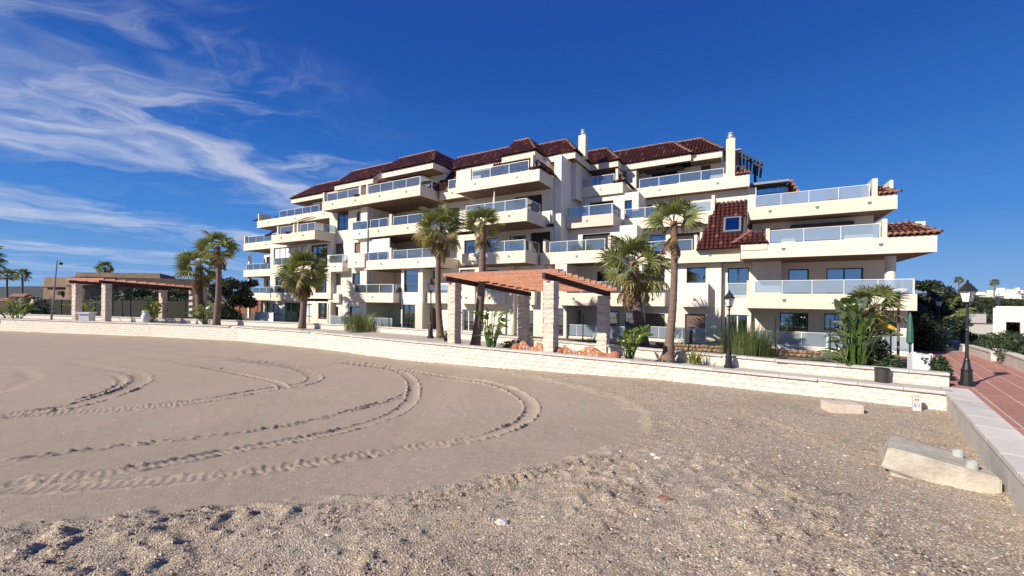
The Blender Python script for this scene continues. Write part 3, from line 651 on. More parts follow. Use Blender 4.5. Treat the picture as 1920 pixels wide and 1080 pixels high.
# --- white bay with the small balconies
WT = 26.5; WS0, WS1 = -36.9, -30.9
wi = {0: [rect(620, 575, 634, 596, WT) + ('shutter',), rect(655, 575, 674, 600, WT) + ('dark',)],
      1: [rect(624, 513, 639, 535, WT) + ('curtain',), rect(660, 512, 679, 534, WT) + ('curtain',)],
      2: [rect(628, 456, 643, 476, WT) + ('shutter',), rect(664, 454, 684, 474, WT) + ('shutter',)],
      3: [rect(632, 394, 653, 432, WT) + ('stair', 2), rect(668, 396, 685, 418, WT) + ('dark',)]}
for k in range(4):
    wall(WS0, WS1, WT, TB, 0 if k == 0 else B(k), B(k + 1), wi[k])
part(MB().box(WS1 - .9, WS1, WT - .35, WT - .002, .0, 11.48), 'wall_pier', 'white')
for (x0, x1, k, dz, gl_) in ((615, 642, 2, 0, 1), (652, 683, 2, .3, 0), (658, 688, 3, 0, 1)):
    t = WT - .75; s0, s1 = sT(x0, 480, t)[0], sT(x1, 480, t)[0]
    slab(k, s0, s1, t, WT - .003, z=B(k) - .05 + dz, glass=[(s0 + .05, s1 - .05)] if gl_ else (), gr=(t + .1, WT - .05) if gl_ else None, ph=.85 if gl_ else 1.3, m='white', soffit=False)
part(MB().box(WS0 + .3, WS0 + 2, WT - .3, WT - .004, B(1) - .1, B(1) + .8), 'window_box', 'white')
# --- bay with deep terraces
g4 = sT(612, 360, 25.4)[0]
o = slab(4, sT(604, 380, 25.4)[0], -23.6, 25.4, 30, glass=[(g4, sT(672, 350, 25.4)[0]), (sT(689, 350, 25.4)[0], -23.7)], gr=(25.5, 28.4), lights=4)
for px in (605, 673, 686): u = sT(px, 370, 25.4)[0]; pillar(u - .02, u + .2, 25.42, 27.2, B(4) + PH + .002, B(4) + 1.8)
for k, s0, s1, gs in ((3, -30.9, -23.7, [(-30.3, -27.9), (-27.3, -23.8)]), (2, -30.9, -22.0, [(-30.5, -27.9), (-27.3, -22.1)])):
    slab(k, s0, s1, 25.9, 30, left=False, glass=gs, gr=(26.0, 27.6), lights=2)
    pillar(-27.75, -27.45, 25.92, 26.6, B(k) + PH + .002, B(k) + 1.9)
slab(1, sT(662, 560, 25.6)[0], sT(737, 560, 25.6)[0], 25.6, 29.4, glass=[(sT(663, 540, 25.6)[0], sT(735, 540, 25.6)[0])], gr=(25.7, 28.0), lights=1)
for k in (0, 1, 2, 3):
    z0 = B(k) + .28 if k else 0.; z1 = B(k + 1)
    ops = {0: [(-30.0, -27.6, .15, 2.25, 'dark')], 1: [], 2: [], 3: [(-29.6, -27.8, z0, z0 + 2.2, 'dark'), (-27.0, -24.6, z0, z0 + 2.2, 'dark')]}[k]
    wall(-30.85, -23.4, 29.5, TB, z0, z1, ops)
part(MB().box(-30.86, -30.7, 26.6, 29.4, 2.78, 11.4), 'party_wall', 'white')
# roller blinds closing the left of the 2nd-floor terrace
f = part(MB().box(-30.6, -27.8, 26.12, 26.18, B(2) + 2.86, B(2) + 2.95).box(-27.85, -27.78, 26.12, 26.18, B(2) + .9, B(2) + 2.86), 'blind_frame', 'frame')
for i in range(5): part(MB().box(-30.6 + .54 * i, -30.6 + .54 * i + .525, 26.135, 26.165, B(2) + .3, B(2) + 2.84), 'blind_panel', 'blind', f)
# staircase bay with tall windows
ST = 26.4
for k in (0, 1):
    z0 = 0 if k == 0 else B(1) - .0; z1 = B(k + 1) if k == 0 else B(2)
    ops = [rect(757, 506, 784, 548, ST) + ('stair', 1)] if k else [rect(754, 571, 778, 616, ST) + ('stair', 1)]
    ops = [(o[0], o[1], max(o[2], z0 + .05), min(o[3], z1 - .05)) + o[4:] for o in ops]
    wall(sT(752, 540, ST)[0], sT(792, 540, ST)[0], ST, TB, z0, z1, ops)
# --- middle wing
MT = 27.6; ms0, ms1 = sT(792, 540, MT)[0], -12.6
wi = {0: [rect(800, 578, 822, 616, MT) + ('shutter',), rect(866, 580, 888, 622, MT) + ('white', 2), rect(896, 580, 906, 622, MT), rect(988, 582, 1000, 632, MT)],
      1: [rect(808, 508, 822, 522, MT) + ('dark',), rect(862, 505, 890, 530, MT) + ('shutter',), rect(905, 506, 935, 545, MT) + ('dark',), rect(1010, 520, 1024, 545, MT)]}
for k in (0, 1):
    z0 = 0 if k == 0 else B(1); z1 = B(k + 1)
    wall(ms0, ms1, MT, TB, z0, z1, [(o[0], o[1], max(o[2], z0 + .12), min(o[3], z1 - .1)) + o[4:] for o in wi[k]])
for px0, px1, gl_ in ((800, 846, 1), (858, 890, 0), (893, 942, 1), (985, 1002, 0)):
    t = MT - .8; s0, s1 = sT(px0, 555, t)[0], sT(px1, 555, t)[0]
    slab(1, s0, s1, t, MT - .003, glass=[(s0 + .05, s1 - .05)] if gl_ else (), gr=(t + .1, MT - .05) if gl_ else None, ph=.9 if gl_ else 1.5, m='white', soffit=False)
for px in (948, 1002): u = sT(px, 560, MT - .3)[0]; part(MB().box(u, u + .7, MT - .3, MT - .002, 0, B(2) - .02), 'wall_pier', 'white')
slab(2, sT(866, 480, 25.2)[0], -13.5, 25.2, 30, glass=[(-18.6, -13.6)], gr=(25.3, 27.6), lights=2)
slab(3, -19.6, -13.55, 25.5, 30, glass=[(-19, -13.65)], gr=(25.6, 27.8), lights=2)
wall(-24.4, -13.0, 28.6, TB, B(2) + .28, B(3), [(-21.4, -20.2, B(2) + .9, B(2) + 2.5, 'dark'), door(2, -19.6, -18.0), door(2, -16.8, -15.3), door(2, -14.9, -13.15, 'open', 2.4)])
wall(-24.4, -13.0, 28.6, TB, B(3) + .28, B(4), [(-23.2, -22.0, B(3) + .5, B(3) + 2.5, 'curtain'), door(3, -20.5, -18.2), door(3, -16.4, -13.9, 'open', 2.4)])
part(MB().box(-13.0, -12.4, 28.9, TB, B(2), 14.08), 'wall_pier', 'white')
slab(4, -23.3, -20.6, 27.5, 31, glass=[(-22.4, -20.9)], lights=1)
slab(4, -20.6, -13.0, 26.3, 31, glass=[(-19.0, -13.9)], lights=2)
pillar(-20.55, -19.1, 26.32, 26.5, B(4) + PH + .002, B(4) + 1.8); pillar(-13.75, -13.55, 26.32, 28.6, B(4) + PH + .002, B(4) + 2.0)
wall(-22.6, -14.0, 29.6, TB, B(4) + .28, 14.1, [door(4, -20.4, -18.4), door(4, -17.8, -14.8)])
wall(-35.0, -23.4, 28.4, TB, B(4) + .28, 14.1, [door(4, -34, -32.2), (-28.6, -25.5, B(4) + .29, B(4) + 2.3, 'dark')])
part(MB().box(-29, -25.2, 27.5, 28.39, B(4) + 2.32, B(4) + 2.45), 'awning', 'wframe')
# block under the first chimney
wall(-14.0, -12.0, 31.0, TB, B(4) - .4, 14.1, [(-13.5, -12.9, B(4) + .9, B(4) + 2.2, 'dark')])
# --- recessed terraces (5) and right terraces
slab(4, -12.3, -8.6, 32.4, 37, glass=[(-12.1, -9.3)], lights=1)
pillar(-9.2, -9.0, 32.42, 33.9, B(4) + PH + .002, B(4) + 2.0); pillar(-12.28, -12.1, 32.42, 33.4, B(4) + PH + .002, B(4) + 1.8)
slab(3, -12.7, -8.6, 29.8, 35, glass=[(-12.3, -8.7)], gr=(29.9, 32.2), lights=1)
slab(2, -13.3, -7.6, 27.2, 32, glass=[(-12.6, -8.4)], lights=1)
pillar(-13.1, -12.9, 27.22, 28.6, B(2) + PH + .002, B(2) + 1.85); pillar(-8.2, -8.0, 27.22, 28.6, B(2) + PH + .002, B(2) + 1.8)
s1f = sT(1046, 560, 26.6)[0]
slab(1, s1f, sT(1167, 560, 26.6)[0], 26.6, 31, glass=[(s1f + .3, sT(1165, 540, 26.6)[0])], gr=(26.7, 29.0), lights=2)
wall(-12.4, -8.2, 35.2, TB, B(4) + .28, 14.1, [door(4, -12.0, -10.9), door(4, -10.4, -9)])
wall(-12.5, -7.4, 32.6, TB, B(3) + .28, B(4), [door(3, -11.4, -9.4, 'open'), (-8.5, -7.9, B(3) + .6, B(3) + 2.4, 'dark')])
wall(-12.6, -7.0, 30.4, TB, B(2) + .28, B(3), [door(2, -11.2, -9.0, 'open')])
wall(-12.5, -6.4, 29.4, TB, B(1) + .28, B(2), [(-11.9, -11.2, B(1) + .9, B(1) + 2.2, 'dark'), door(1, -9.7, -7.8, 'open')])
wall(-12.5, -6.4, 29.4, TB, 0, B(1), [(-11.6, -10.9, .15, 2.1, 'curtain'), (-8.9, -8.0, .15, 2.1, 'dark'), (-7.6, -6.8, .15, 2.1, 'white')])
wall(sT(1038, 560, 27)[0], sT(1060, 560, 27)[0], 27.2, 30, 0, B(2) - .03, [rect(1044, 578, 1056, 630, 27.2) + ('stair', 1), rect(1044, 505, 1056, 545, 27.2) + ('stair', 1)])
R4s = .15
slab(4, -8.4, R4s, 34.9, 39, glass=[(-7.9, -1.55)], gl=None, lights=2)
slab(3, -8.5, -2.0, 32.3, 37, glass=[(-8.4, -2.2)], lights=1, frost=False)
pillar(-2.2, -2.0, 32.32, 34.2, B(3) + PH + .002, B(3) + 2.0)
slab(2, -7.5, -.35, 30.1, 35, glass=[(-7.3, -3.2)], lights=2)
pillar(-3.1, -2.9, 30.12, 31.4, B(2) + PH + .002, B(2) + 1.9)
wall(-8.2, -.9, 36.6, TB, B(4) + .28, 14.1, [door(4, -7.2, -5.1, 'dark'), door(4, -3.3, -2.6)])
part(MB().box(-7.6, -4.6, 35.9, 36.58, B(4) + 2.35, B(4) + 2.6), 'awning', 'awning')
wall(-8.2, .6, 35.6, TB, B(3) + .28, B(4), [door(3, -7.6, -6.9), door(3, -6.0, -4.0, 'dark')])
wall(-7.0, 0.0, 33.0, TB, B(2) + .28, B(3), [door(2, -6.6, -5.4), door(2, -4.6, -3.0, 'open')])
RT = 30.6
wi = {1: [rect(1287, 501, 1323, 534, RT) + ('curtain',), rect(1204, 505, 1246, 545, RT) + ('dark',)], 0: [rect(1284, 589, 1322, 642, RT) + ('shutter', 1), rect(1205, 588, 1246, 640, RT) + ('shutter', 1)]}
for k in (0, 1):
    wall(sT(1180, 550, RT)[0], sT(1352, 550, RT)[0], RT, TB, 0 if k == 0 else B(1), B(k + 1), [(o[0], o[1], max(o[2], .15), o[3]) + o[4:] for o in wi[k]])
for px0, px1, gl_ in ((1200, 1246, 1), (1277, 1327, 0)):
    t = RT - .7; s0, s1 = sT(px0, 555, t)[0], sT(px1, 555, t)[0]
    slab(1, s0, s1, t, RT - .003, glass=[(s0 + .05, s1 - .05)] if gl_ else (), z=B(1) - .0, ph=.95 if gl_ else 1.62, m='white', soffit=False)
RL = 31.0
for k in (0, 1):
    o_ = rect(1364, 502, 1404, 556, RL) if k else rect(1362, 590, 1403, 648, RL)
    wall(sT(1354, 550, RL)[0], .3, RL, TB, 0 if k == 0 else B(1), B(k + 1), [(o_[0], o_[1], max(o_[2], .3), o_[3], 'curtain' if k else 'white', 2)])
pb = part(MB().box(o_[0], o_[1], RL - .08, RL - .03, B(1) + .72, B(1) + .78), 'balcony', 'wframe'); panes(pb, sT(1363, 545, RL)[0], sT(1403, 545, RL)[0], RL - .055, B(1) + .7, B(1) + 1.6, 0, True)
# --- right wing
slab(1, 0.02, 7.55, 28.2, 33.5, glass=[(.4, 7.45)], gr=(28.3, 32), frost=True, lights=2)
pillar(.03, .3, 28.22, 28.5, B(1) + PH + .002, B(1) + 1.66)
slab(2, -.3, 8.35, 28.5, 35, glass=[(sT(1442, 440, 28.5)[0], 6.2)], frost=True, lights=2)
u = sT(1436, 440, 28.5)[0]; pillar(u, u + .2, 28.52, 29.9, B(2) + PH + .002, B(2) + 1.75); pillar(6.25, 6.45, 28.52, 30.4, B(2) + PH + .002, B(2) + 1.85)
slab(3, .05, 7.75, 32.3, 44, glass=[(.45, 6.5)], frost=True, lights=3)
pillar(.06, .35, 32.32, 32.6, B(3) + PH + .002, B(3) + 1.75); pillar(6.6, 6.85, 32.32, 35, B(3) + PH + .002, B(3) + 1.95)
pillar(7.55, 7.72, 33.0, 36, B(3) + PH + .002, B(3) + 1.9); pillar(8.15, 8.33, 30.5, 33, B(2) + PH + .002, B(2) + 1.4)
wall(.35, 7.0, 33.9, TB, B(2) + .28, B(3), [door(2, .95, 2.1, 'curtain'), (2.9, 5.55, B(2) + .29, B(2) + 2.3, 'dark')])
part(MB().box(2.6, 5.95, 33.3, 33.88, B(2) + 2.42, B(2) + 2.62), 'awning', 'awning')
wall(.3, 7.6, 32.2, TB, B(1) + .28, B(2), [door(1, 2.4, 3.5), door(1, 4.4, 6.2, 'dark')])
part(MB().box(.31, 1.9, 30.6, 32.19, B(1) + .29, B(2) - .03), 'store', 'white')
wall(.3, 7.6, 31.4, TB, 0, B(1), [(1.9, 3.4, .15, 2.2, 'dark'), (4.2, 6.0, .15, 2.2, 'dark')])
part(MB().lathe([(.24, B(1) + .28), (.24, B(2) - .02)], 20, (6.9, 29.9)), 'column', 'white', smooth=False)
part(MB().box(7.0, 7.55, 29.5, 31.4, 0, B(1) - .03), 'wall_pier', 'white')
part(MB().box(-.2, 8.2, 28.4, 28.6, -.1, .32), 'terrace_kerb', 'white')
gr_ = part(MB().box(.2, 7.6, 28.45, 28.5, .33, .37), 'terrace_railing', 'wframe'); panes(gr_, .4, 7.5, 28.48, .34, 1.15, 0, True, step=1.2)
for s0, s1 in ((-6.6, -2.2), (-12.2, -7), (-30, -27), (-35.5, -32)):
    t_ = 28.9 if s0 > -7 else (27.4 if s0 > -14 else 25.6); q = part(MB().box(s0, s1, t_, t_ + .15, -.1, .3), 'terrace_kerb', 'white'); panes(q, s0, s1, t_ + .07, .3, 1.1, 0, True)
# rooftop terrace structures
q = part(MB().box(.3, .42, 37.4, 40.1, 9.0, 12.0).box(2.6, 2.72, 37.4, 40.1, 9.0, 11.9).box(.42, 2.6, 37.4, 37.5, 11.75, 12.0).box(.42, 2.6, 40, 40.1, 9, 12.0), 'sunroom', 'frame')
for i in range(4): part(MB().box(.44 + .54 * i + .02, .44 + .54 * (i + 1) - .02, 37.44, 37.46, 9.3, 11.74), 'pane', 'pane', q)
part(MB().add([(.1, 36.9, 12.03), (2.75, 36.9, 12.03), (2.75, 40.3, 12.5), (.1, 40.3, 12.5), (.1, 36.9, 12.2), (2.75, 36.9, 12.2), (2.75, 40.3, 12.68), (.1, 40.3, 12.68)], [(0, 3, 2, 1), (4, 5, 6, 7), (0, 1, 5, 4), (1, 2, 6, 5), (2, 3, 7, 6), (3, 0, 4, 7)]), 'roof', 'metal', q)
q = part(MB().box(-1.2, -1.05, 38, 38.15, 11.8, 14.1).box(.5, .65, 38, 38.15, 11.8, 14.1).box(-1.2, -1.05, 41, 41.15, 11.8, 14.7).box(.5, .65, 41, 41.15, 11.8, 14.7), 'roof_pergola', 'dark')
for i in range(7):
    u = -.6 + .25 * i; part(MB().box(u, u + .16, 37.3, 41.4, 14.85 - .19 * i, 15.06 - .19 * i), 'slat', 'dark', q)
part(MB().box(-1.7, -.45, 37.2, 41.5, 15.07, 15.17), 'roof', 'metal', q); part(MB().add([(-.5, 37.5, 14.78), (1.05, 37.5, 13.55), (1.05, 37.62, 13.55), (-.5, 37.62, 14.78), (-.5, 37.5, 14.6), (1.05, 37.5, 13.37), (1.05, 37.62, 13.37), (-.5, 37.62, 14.6)], [(0, 3, 2, 1), (4, 5, 6, 7), (0, 1, 5, 4), (1, 2, 6, 5), (2, 3, 7, 6), (3, 0, 4, 7)][::1]), 'rafter', 'dark', q)
for i in range(4): part(MB().box(2.76 + .14 * i, 2.98 + .14 * i, 36.9, 40, 11.95 - .26 * i, 12.12 - .26 * i), 'roof_step', 'oldtile')

# --- tiled roofs: barrel tiles laid in rows on each slope
def tile_mesh(name, m):
    b = MB(); L = .42; n = 5; v = []; f = []
    for e, (x, lift, r) in enumerate(((0, .05, .125), (L, .0, .105))):
        for k in range(n + 1):
            a = math.pi * k / n; v.append((-r * math.cos(a), x, lift + r * 1.0 * math.sin(a)))
    for k in range(n): f.append((k, k + 1, n + 2 + k, n + 1 + k))
    o = len(v)
    for k in range(n + 1):
        a = math.pi * k / n; v.append((-.095 * math.cos(a), 0.002, .05 + .095 * .8 * math.sin(a)))
    for k in range(n): f.append((k + 1, k, o + k, o + k + 1))
    return b.add(v, f).mesh(name, m, False)
tm = tile_mesh('tile', ['tile']); tmo = tile_mesh('tile', ['oldtile']); tmf = tile_mesh('tile', ['fadetile']); tmd = tile_mesh('ridge_tile', ['ridge'])
TC = [0]
def slope(roof, poly, single=False, old=None, pitch=.265, row=.37):
    """poly: planar (s,t,z) corners, first edge = eaves (left to right). Base sheet + tiles clipped to the polygon."""
    Pq = [Vector(p) for p in poly]; o = Pq[0]; u = (Pq[1] - Pq[0]).normalized(); nrm = u.cross(Pq[2] - Pq[0]).normalized()
    if nrm.z < 0: nrm = -nrm
    w = nrm.cross(u); L2 = [Vector(((p - o).dot(u), (p - o).dot(w))) for p in Pq]
    part(MB().add(Pq, [tuple(range(len(Pq)))]), 'roof_sheet', 'tile', roof)
    def inside(x, y):
        c = False
        for i in range(len(L2)):
            a, b_ = L2[i - 1], L2[i]
            if (a.y > y) != (b_.y > y) and x < (b_.x - a.x) * (y - a.y) / (b_.y - a.y) + a.x: c = not c
        return c
    x0 = min(p.x for p in L2); x1 = max(p.x for p in L2); y1 = max(p.y for p in L2); acc = MB(); R3 = Matrix((u, w, nrm)).transposed().to_4x4()
    nx_ = max(1, round((x1 - x0) / pitch)); pw = (x1 - x0) / nx_; ny_ = max(1, round(y1 / row)); ph_ = y1 / ny_
    for j in range(ny_):
        for i in range(nx_):
            x = x0 + pw * (i + .5); y = ph_ * j
            if not inside(x, y + ph_ * .45): continue
            tl = random.uniform(-.012, .012)
            mw = Matrix.Translation(o + u * (x + tl * .5) + w * (y - .05) + nrm * (.004 + abs(tl) * .4)) @ R3 @ Matrix.Rotation(tl * 2, 4, 'Z') @ Matrix.Diagonal((pw / .265, ph_ / .37, 1, 1))
            src = tmo if old and (random.random() < old or j == 0) else (tmf if random.random() < .10 else tm)
            if single and TC[0] < 298:
                q = link('tile', src, roof); q.matrix_local = mw; TC[0] += 1
            else: acc.add([mw @ v.co for v in src.vertices], [tuple(f.vertices) for f in src.polygons], 1 if src is tmo else (2 if src is tmf else 0))
    if acc.v: tag(part(acc, 'tiles', ['tile', 'oldtile', 'fadetile'], roof), kind='stuff')
def ridge(roof, a, b_):
    a, b_ = Vector(a), Vector(b_); d = b_ - a; n = max(1, round(d.length / .4)); acc = MB()
    u = d.normalized(); side = u.cross(Vector((0, 0, 1))).normalized(); up_ = side.cross(u)
    R3 = Matrix((side, u, up_)).transposed().to_4x4()
    for i in range(n):
        mw = Matrix.Translation(a + d * (i / n) + up_ * .03) @ R3 @ Matrix.Diagonal((1.05, d.length / n / .40, 1, 1)); acc.add([mw @ v.co for v in tmd.vertices], [tuple(f.vertices) for f in tmd.polygons])
    part(acc, 'ridge_tiles', 'ridge', roof)
def hip(s0, s1, t0, zb=14.1, fh=.5, run=2.35, rise=1.95, lh=True, rh=True, depth=7, single=False, hipl=None, hipr=None):
    """cream eaves fascia with a hipped roof on it; left/right ends hip or run on"""
    b = MB(); b.box(s0, s1, t0, t0 + depth, zb, zb + fh)
    roof = part(b, 'roof', 'cream'); part(MB().box(s0 + .1, s1 - .1, t0 + .1, t0 + depth - .1, zb - .025, zb - .002), 'soffit', 'soffit', roof)
    z0 = zb + fh + .01; z1 = z0 + rise; e = .08; a = s0 - e; c = s1 + e; f = t0 - e
    rl = a + (run * .75 if lh else 0); rr = c - (run * .75 if rh else 0)
    if rl > rr: rl = rr = (rl + rr) / 2
    slope(roof, [(a, f, z0), (c, f, z0), (rr, f + run, z1)] + ([(rl, f + run, z1)] if rl < rr - .01 else []), single)
    bk = t0 + depth
    slope(roof, [(c, f, z0), (c, bk, z0), (rr, bk - .5, z1), (rr, f + run, z1)]) if rh else part(MB().add([(c, f, z0), (c, bk, z0), (c, bk, z1), (c, f + run, z1)], [(0, 1, 2, 3)]), 'gable', 'cream', roof)
    part(MB().add([(a, f, z0), (a, bk, z0), (rl, bk, z1), (rl, f + run, z1)], [(3, 2, 1, 0)]).add([(rl, f + run, z1), (rr, f + run, z1), (rr, bk, z1), (rl, bk, z1)], [(0, 1, 2, 3)]), 'roof_back', 'tile', roof)
    if rl < rr - .05: ridge(roof, (rl, f + run, z1), (rr, f + run, z1))
    if rh: ridge(roof, (c, f, z0), (rr, f + run, z1))
    if lh: ridge(roof, (a, f, z0), (rl, f + run, z1))
    return roof
hip(-47.2, -37.8, 28.7, lh=True, rh=False)
hip(-37.4, -31.6, 27.4, rh=False, lh=False, rise=2.1, run=2.5)
hip(-29.6, -23.4, 26.7, lh=False, rh=True)
hip(-24.4, -17.4, 29.3, lh=False, rh=False)
hip(-17.5, -14.45, 28.4, lh=False, rh=True)
hip(-16.2, -11.75, 30.1, lh=False, rh=True)
hip(-14.2, -9.35, 33.7, lh=False, rh=True)
hip(-11.6, -3.9, 35.0, lh=False, rh=True)
hip(-6.0, -1.7, 35.3, lh=False, rh=True)
# steep tiled slopes that run down between the bays
def apron(corners, single=False, old=None, cheek=True):
    c = [Vector(p) for p in corners]; roof = part(MB().add([c[0], c[1], c[2], c[3], (c[1].x, c[2].y + .2, c[1].z), (c[0].x, c[3].y + .2, c[0].z)], [(1, 2, 4), (0, 5, 3)]), 'roof_apron', 'cream')
    slope(roof, corners, single, old); return roof
apron([(-2.95, 29.75, 6.3), (-.35, 29.75, 6.3), (.04, 33.1, 10.05), (-1.95, 33.1, 10.05)], True)
part(MB().add([(-.35, 29.75, 6.3), (.04, 33.1, 10.05), (.04, 33.1, 6.3)], [(0, 1, 2)]).box(-1.95, .04, 33.12, 33.3, 8.5, 10.12), 'parapet', 'white')
r = part(MB().box(-.3, 1.05, 28.45, 28.49, 6.0, 6.36), 'roof_apron', 'cream')
slope(r, [(-.75, 28.42, 6.38), (1.12, 28.42, 6.38), (1.12, 29.5, 7.25), (.25, 29.5, 7.25)], True); ridge(r, (-.75, 28.4, 6.38), (.25, 29.5, 7.25))
r = part(MB().box(6.5, 8.3, 29.9, 30.05, 6.4, 7.3), 'roof_apron', 'white')
slope(r, [(6.45, 28.42, 6.4), (8.45, 28.42, 6.4), (7.5, 29.9, 7.25), (6.45, 29.9, 7.25)], True, .04); ridge(r, (8.45, 28.42, 6.4), (7.5, 29.9, 7.25))
slope(r, [(8.45, 28.42, 6.4), (8.45, 33, 6.4), (7.5, 32, 7.25), (7.5, 29.9, 7.25)])
r = part(MB().box(6.86, 7.7, 33.6, 33.75, 9.4, 10.1), 'roof_apron', 'cream')
slope(r, [(6.88, 32.22, 9.4), (7.85, 32.22, 9.4), (7.0, 33.5, 10.1), (6.88, 33.5, 10.1)], True, .2); ridge(r, (7.85, 32.22, 9.4), (6.95, 33.5, 10.15))
r = part(MB().box(-1.0, -.1, 36.3, 36.45, 12.4, 13.5), 'roof_apron', 'cream')
slope(r, [(-.75, 34.85, 12.4), (.25, 34.85, 12.4), (-.55, 36.2, 13.35), (-.72, 36.2, 13.35)], True, .5)
apron([(-24.0, 27.3, 12.3), (-22.5, 27.3, 12.3), (-22.5, 31.4, 16.5), (-24.0, 31.4, 16.5)])
apron([(-18.9, 28.2, 12.9), (-17.7, 28.2, 12.9), (-17.6, 30.6, 16.0), (-18.9, 30.6, 16.0)])
apron([(-31.3, 27.0, 12.9), (-30.0, 27.0, 12.9), (-29.6, 29.1, 16.3), (-31.0, 29.1, 16.3)])
for s_, t_, z_, w_ in ((-13.4, 26.25, 12.4, 1.5), (-8.95, 32.35, 12.4, .9)):
    r = part(MB().box(s_ - .02, s_ + .0, t_ + .1, t_ + 3, z_, z_ + .4), 'roof_apron', 'cream')
    slope(r, [(s_ - .45, t_, z_), (s_ + .5, t_, z_), (s_ - .4, t_ + 1.2, z_ + 1.0)]); slope(r, [(s_ + .5, t_, z_), (s_ + .5, t_ + 3.6, z_), (s_ - .4, t_ + 3.4, z_ + 1.0), (s_ - .4, t_ + 1.2, z_ + 1.0)])
    ridge(r, (s_ + .5, t_, z_), (s_ - .4, t_ + 1.2, z_ + 1.0))
for s_, t_, z_ in ((-52.95, 27.85, 12.4), (-57.5, 26.4, 9.3), (-43.7, 24.2, 9.35), (-40.0, 24.18, 9.35), (-31.15, 25.38, 12.35)):
    r = part(MB().box(s_ - .5, s_ + .2, t_ + 1.1, t_ + 1.15, z_ - .1, z_ + .5), 'roof_apron', 'cream'); slope(r, [(s_ - .7, t_, z_), (s_ + .1, t_, z_), (s_ + .1, t_ + 1.1, z_ + .9), (s_ - .2, t_ + 1.1, z_ + .9)])
# skylight in the steep slope
sl = Vector((0, 3.35, 3.75)).normalized(); n_ = Vector((0, -3.75, 3.35)).normalized(); c_ = Vector((-.85, 31.2, 7.93)) + n_ * .16
def slq(cen, hw, hh, th):
    u = Vector((1, 0, .0)); return [cen + u * a * hw + sl * b_ * hh + n_ * c * th for c in (0, 1) for a, b_ in ((-1, -1), (1, -1), (1, 1), (-1, 1))]
BF = [(0, 3, 2, 1), (4, 5, 6, 7), (0, 1, 5, 4), (1, 2, 6, 5), (2, 3, 7, 6), (3, 0, 4, 7)]
k_ = part(MB().add(slq(c_ - n_ * .2, .52, .78, .32), BF), 'skylight', 'metal'); part(MB().add(slq(c_ + n_ * .121, .40, .64, .01), BF), 'pane', 'pane', k_); part(MB().add(slq(c_ + n_ * .113, .41, .65, .006), BF), 'blind', 'interior', k_)  # the dark sheet under the pane is coloured as the unlit space below
# chimneys
for s0, s1, t0, z0, z1, pot in ((-12.0, -11.4, 31.4, 14.5, 16.35, 1), (-1.42, -.82, 34.95, 12.3, 15.3, 1), (-23.2, -22.5, 31.6, 15.5, 16.3, 1), (-18.1, -17.75, 31.5, 16, 16.65, 0)):
    q = part(MB().box(s0, s1, t0, t0 + .6, z0, z1), 'chimney', 'cream' if pot else 'white')
    part(MB().lathe([(.17, z1 + .001), (.17, z1 + .16), (.22, z1 + .18), (.22, z1 + .26), (.16, z1 + .28), (.16, z1 + .42), (.21, z1 + .44), (.21, z1 + .5)], 12, ((s0 + s1) / 2, t0 + .3)), 'chimney_pot', 'pipe', q)
# plain core so that no gap between bays shows the sky
part(MB().box(-56, -35.2, 33, TB, 0, 8.9).box(-46.9, -13, 32, TB - .1, 8.9, 14.0).box(-35.2, -12.6, 31, TB - .05, 0, 8.9).box(-13, -1, 37.2, TB - .2, 0, 14.05).box(-1, 7.5, 36, TB - .3, 0, 8.45), 'core', 'white')

# ------------------------------------------------------------------ pergolas
cb_ = []
for k in range(4):
    rng = random.Random(50 + k); b = MB(); w = .26; H = .215; n = 3
    for i in range(1): pass
    ring = []
    for z in (0, H * .5, H):
        rr = []
        for e in range(4):
            ax = [(-1, -1, 1, 0), (1, -1, 0, 1), (1, 1, -1, 0), (-1, 1, 0, -1)][e]
            for q in range(3):
                x = ax[0] * w + ax[2] * w * 2 * q / 3; y = ax[1] * w + ax[3] * w * 2 * q / 3; j = rng.uniform(-.015, .05) * (1 if z == H * .5 else .15); l = math.hypot(x, y); rr.append((x * (1 + j / l), y * (1 + j / l), z))
        ring += rr
    fs = [(l * 12 + i, l * 12 + (i + 1) % 12, (l + 1) * 12 + (i + 1) % 12, (l + 1) * 12 + i) for l in range(2) for i in range(12)] + [tuple(range(12))[::-1], tuple(range(24, 36))]
    cb_.append(b.add(ring, fs).mesh('block', 'colblock'))
def beam_between(mb, a, b_, w, h):
    """box beam with its underside on the line a-b"""
    a, b_ = Vector(a), Vector(b_); d = (b_ - a).normalized(); sd = d.cross(Vector((0, 0, 1))).normalized() * w / 2; up_ = Vector((0, 0, h))
    v = [a - sd, a + sd, b_ + sd, b_ - sd]; v += [p + up_ for p in v]
    return mb.add(v, [(0, 3, 2, 1), (4, 5, 6, 7), (0, 1, 5, 4), (1, 2, 6, 5), (2, 3, 7, 6), (3, 0, 4, 7)])
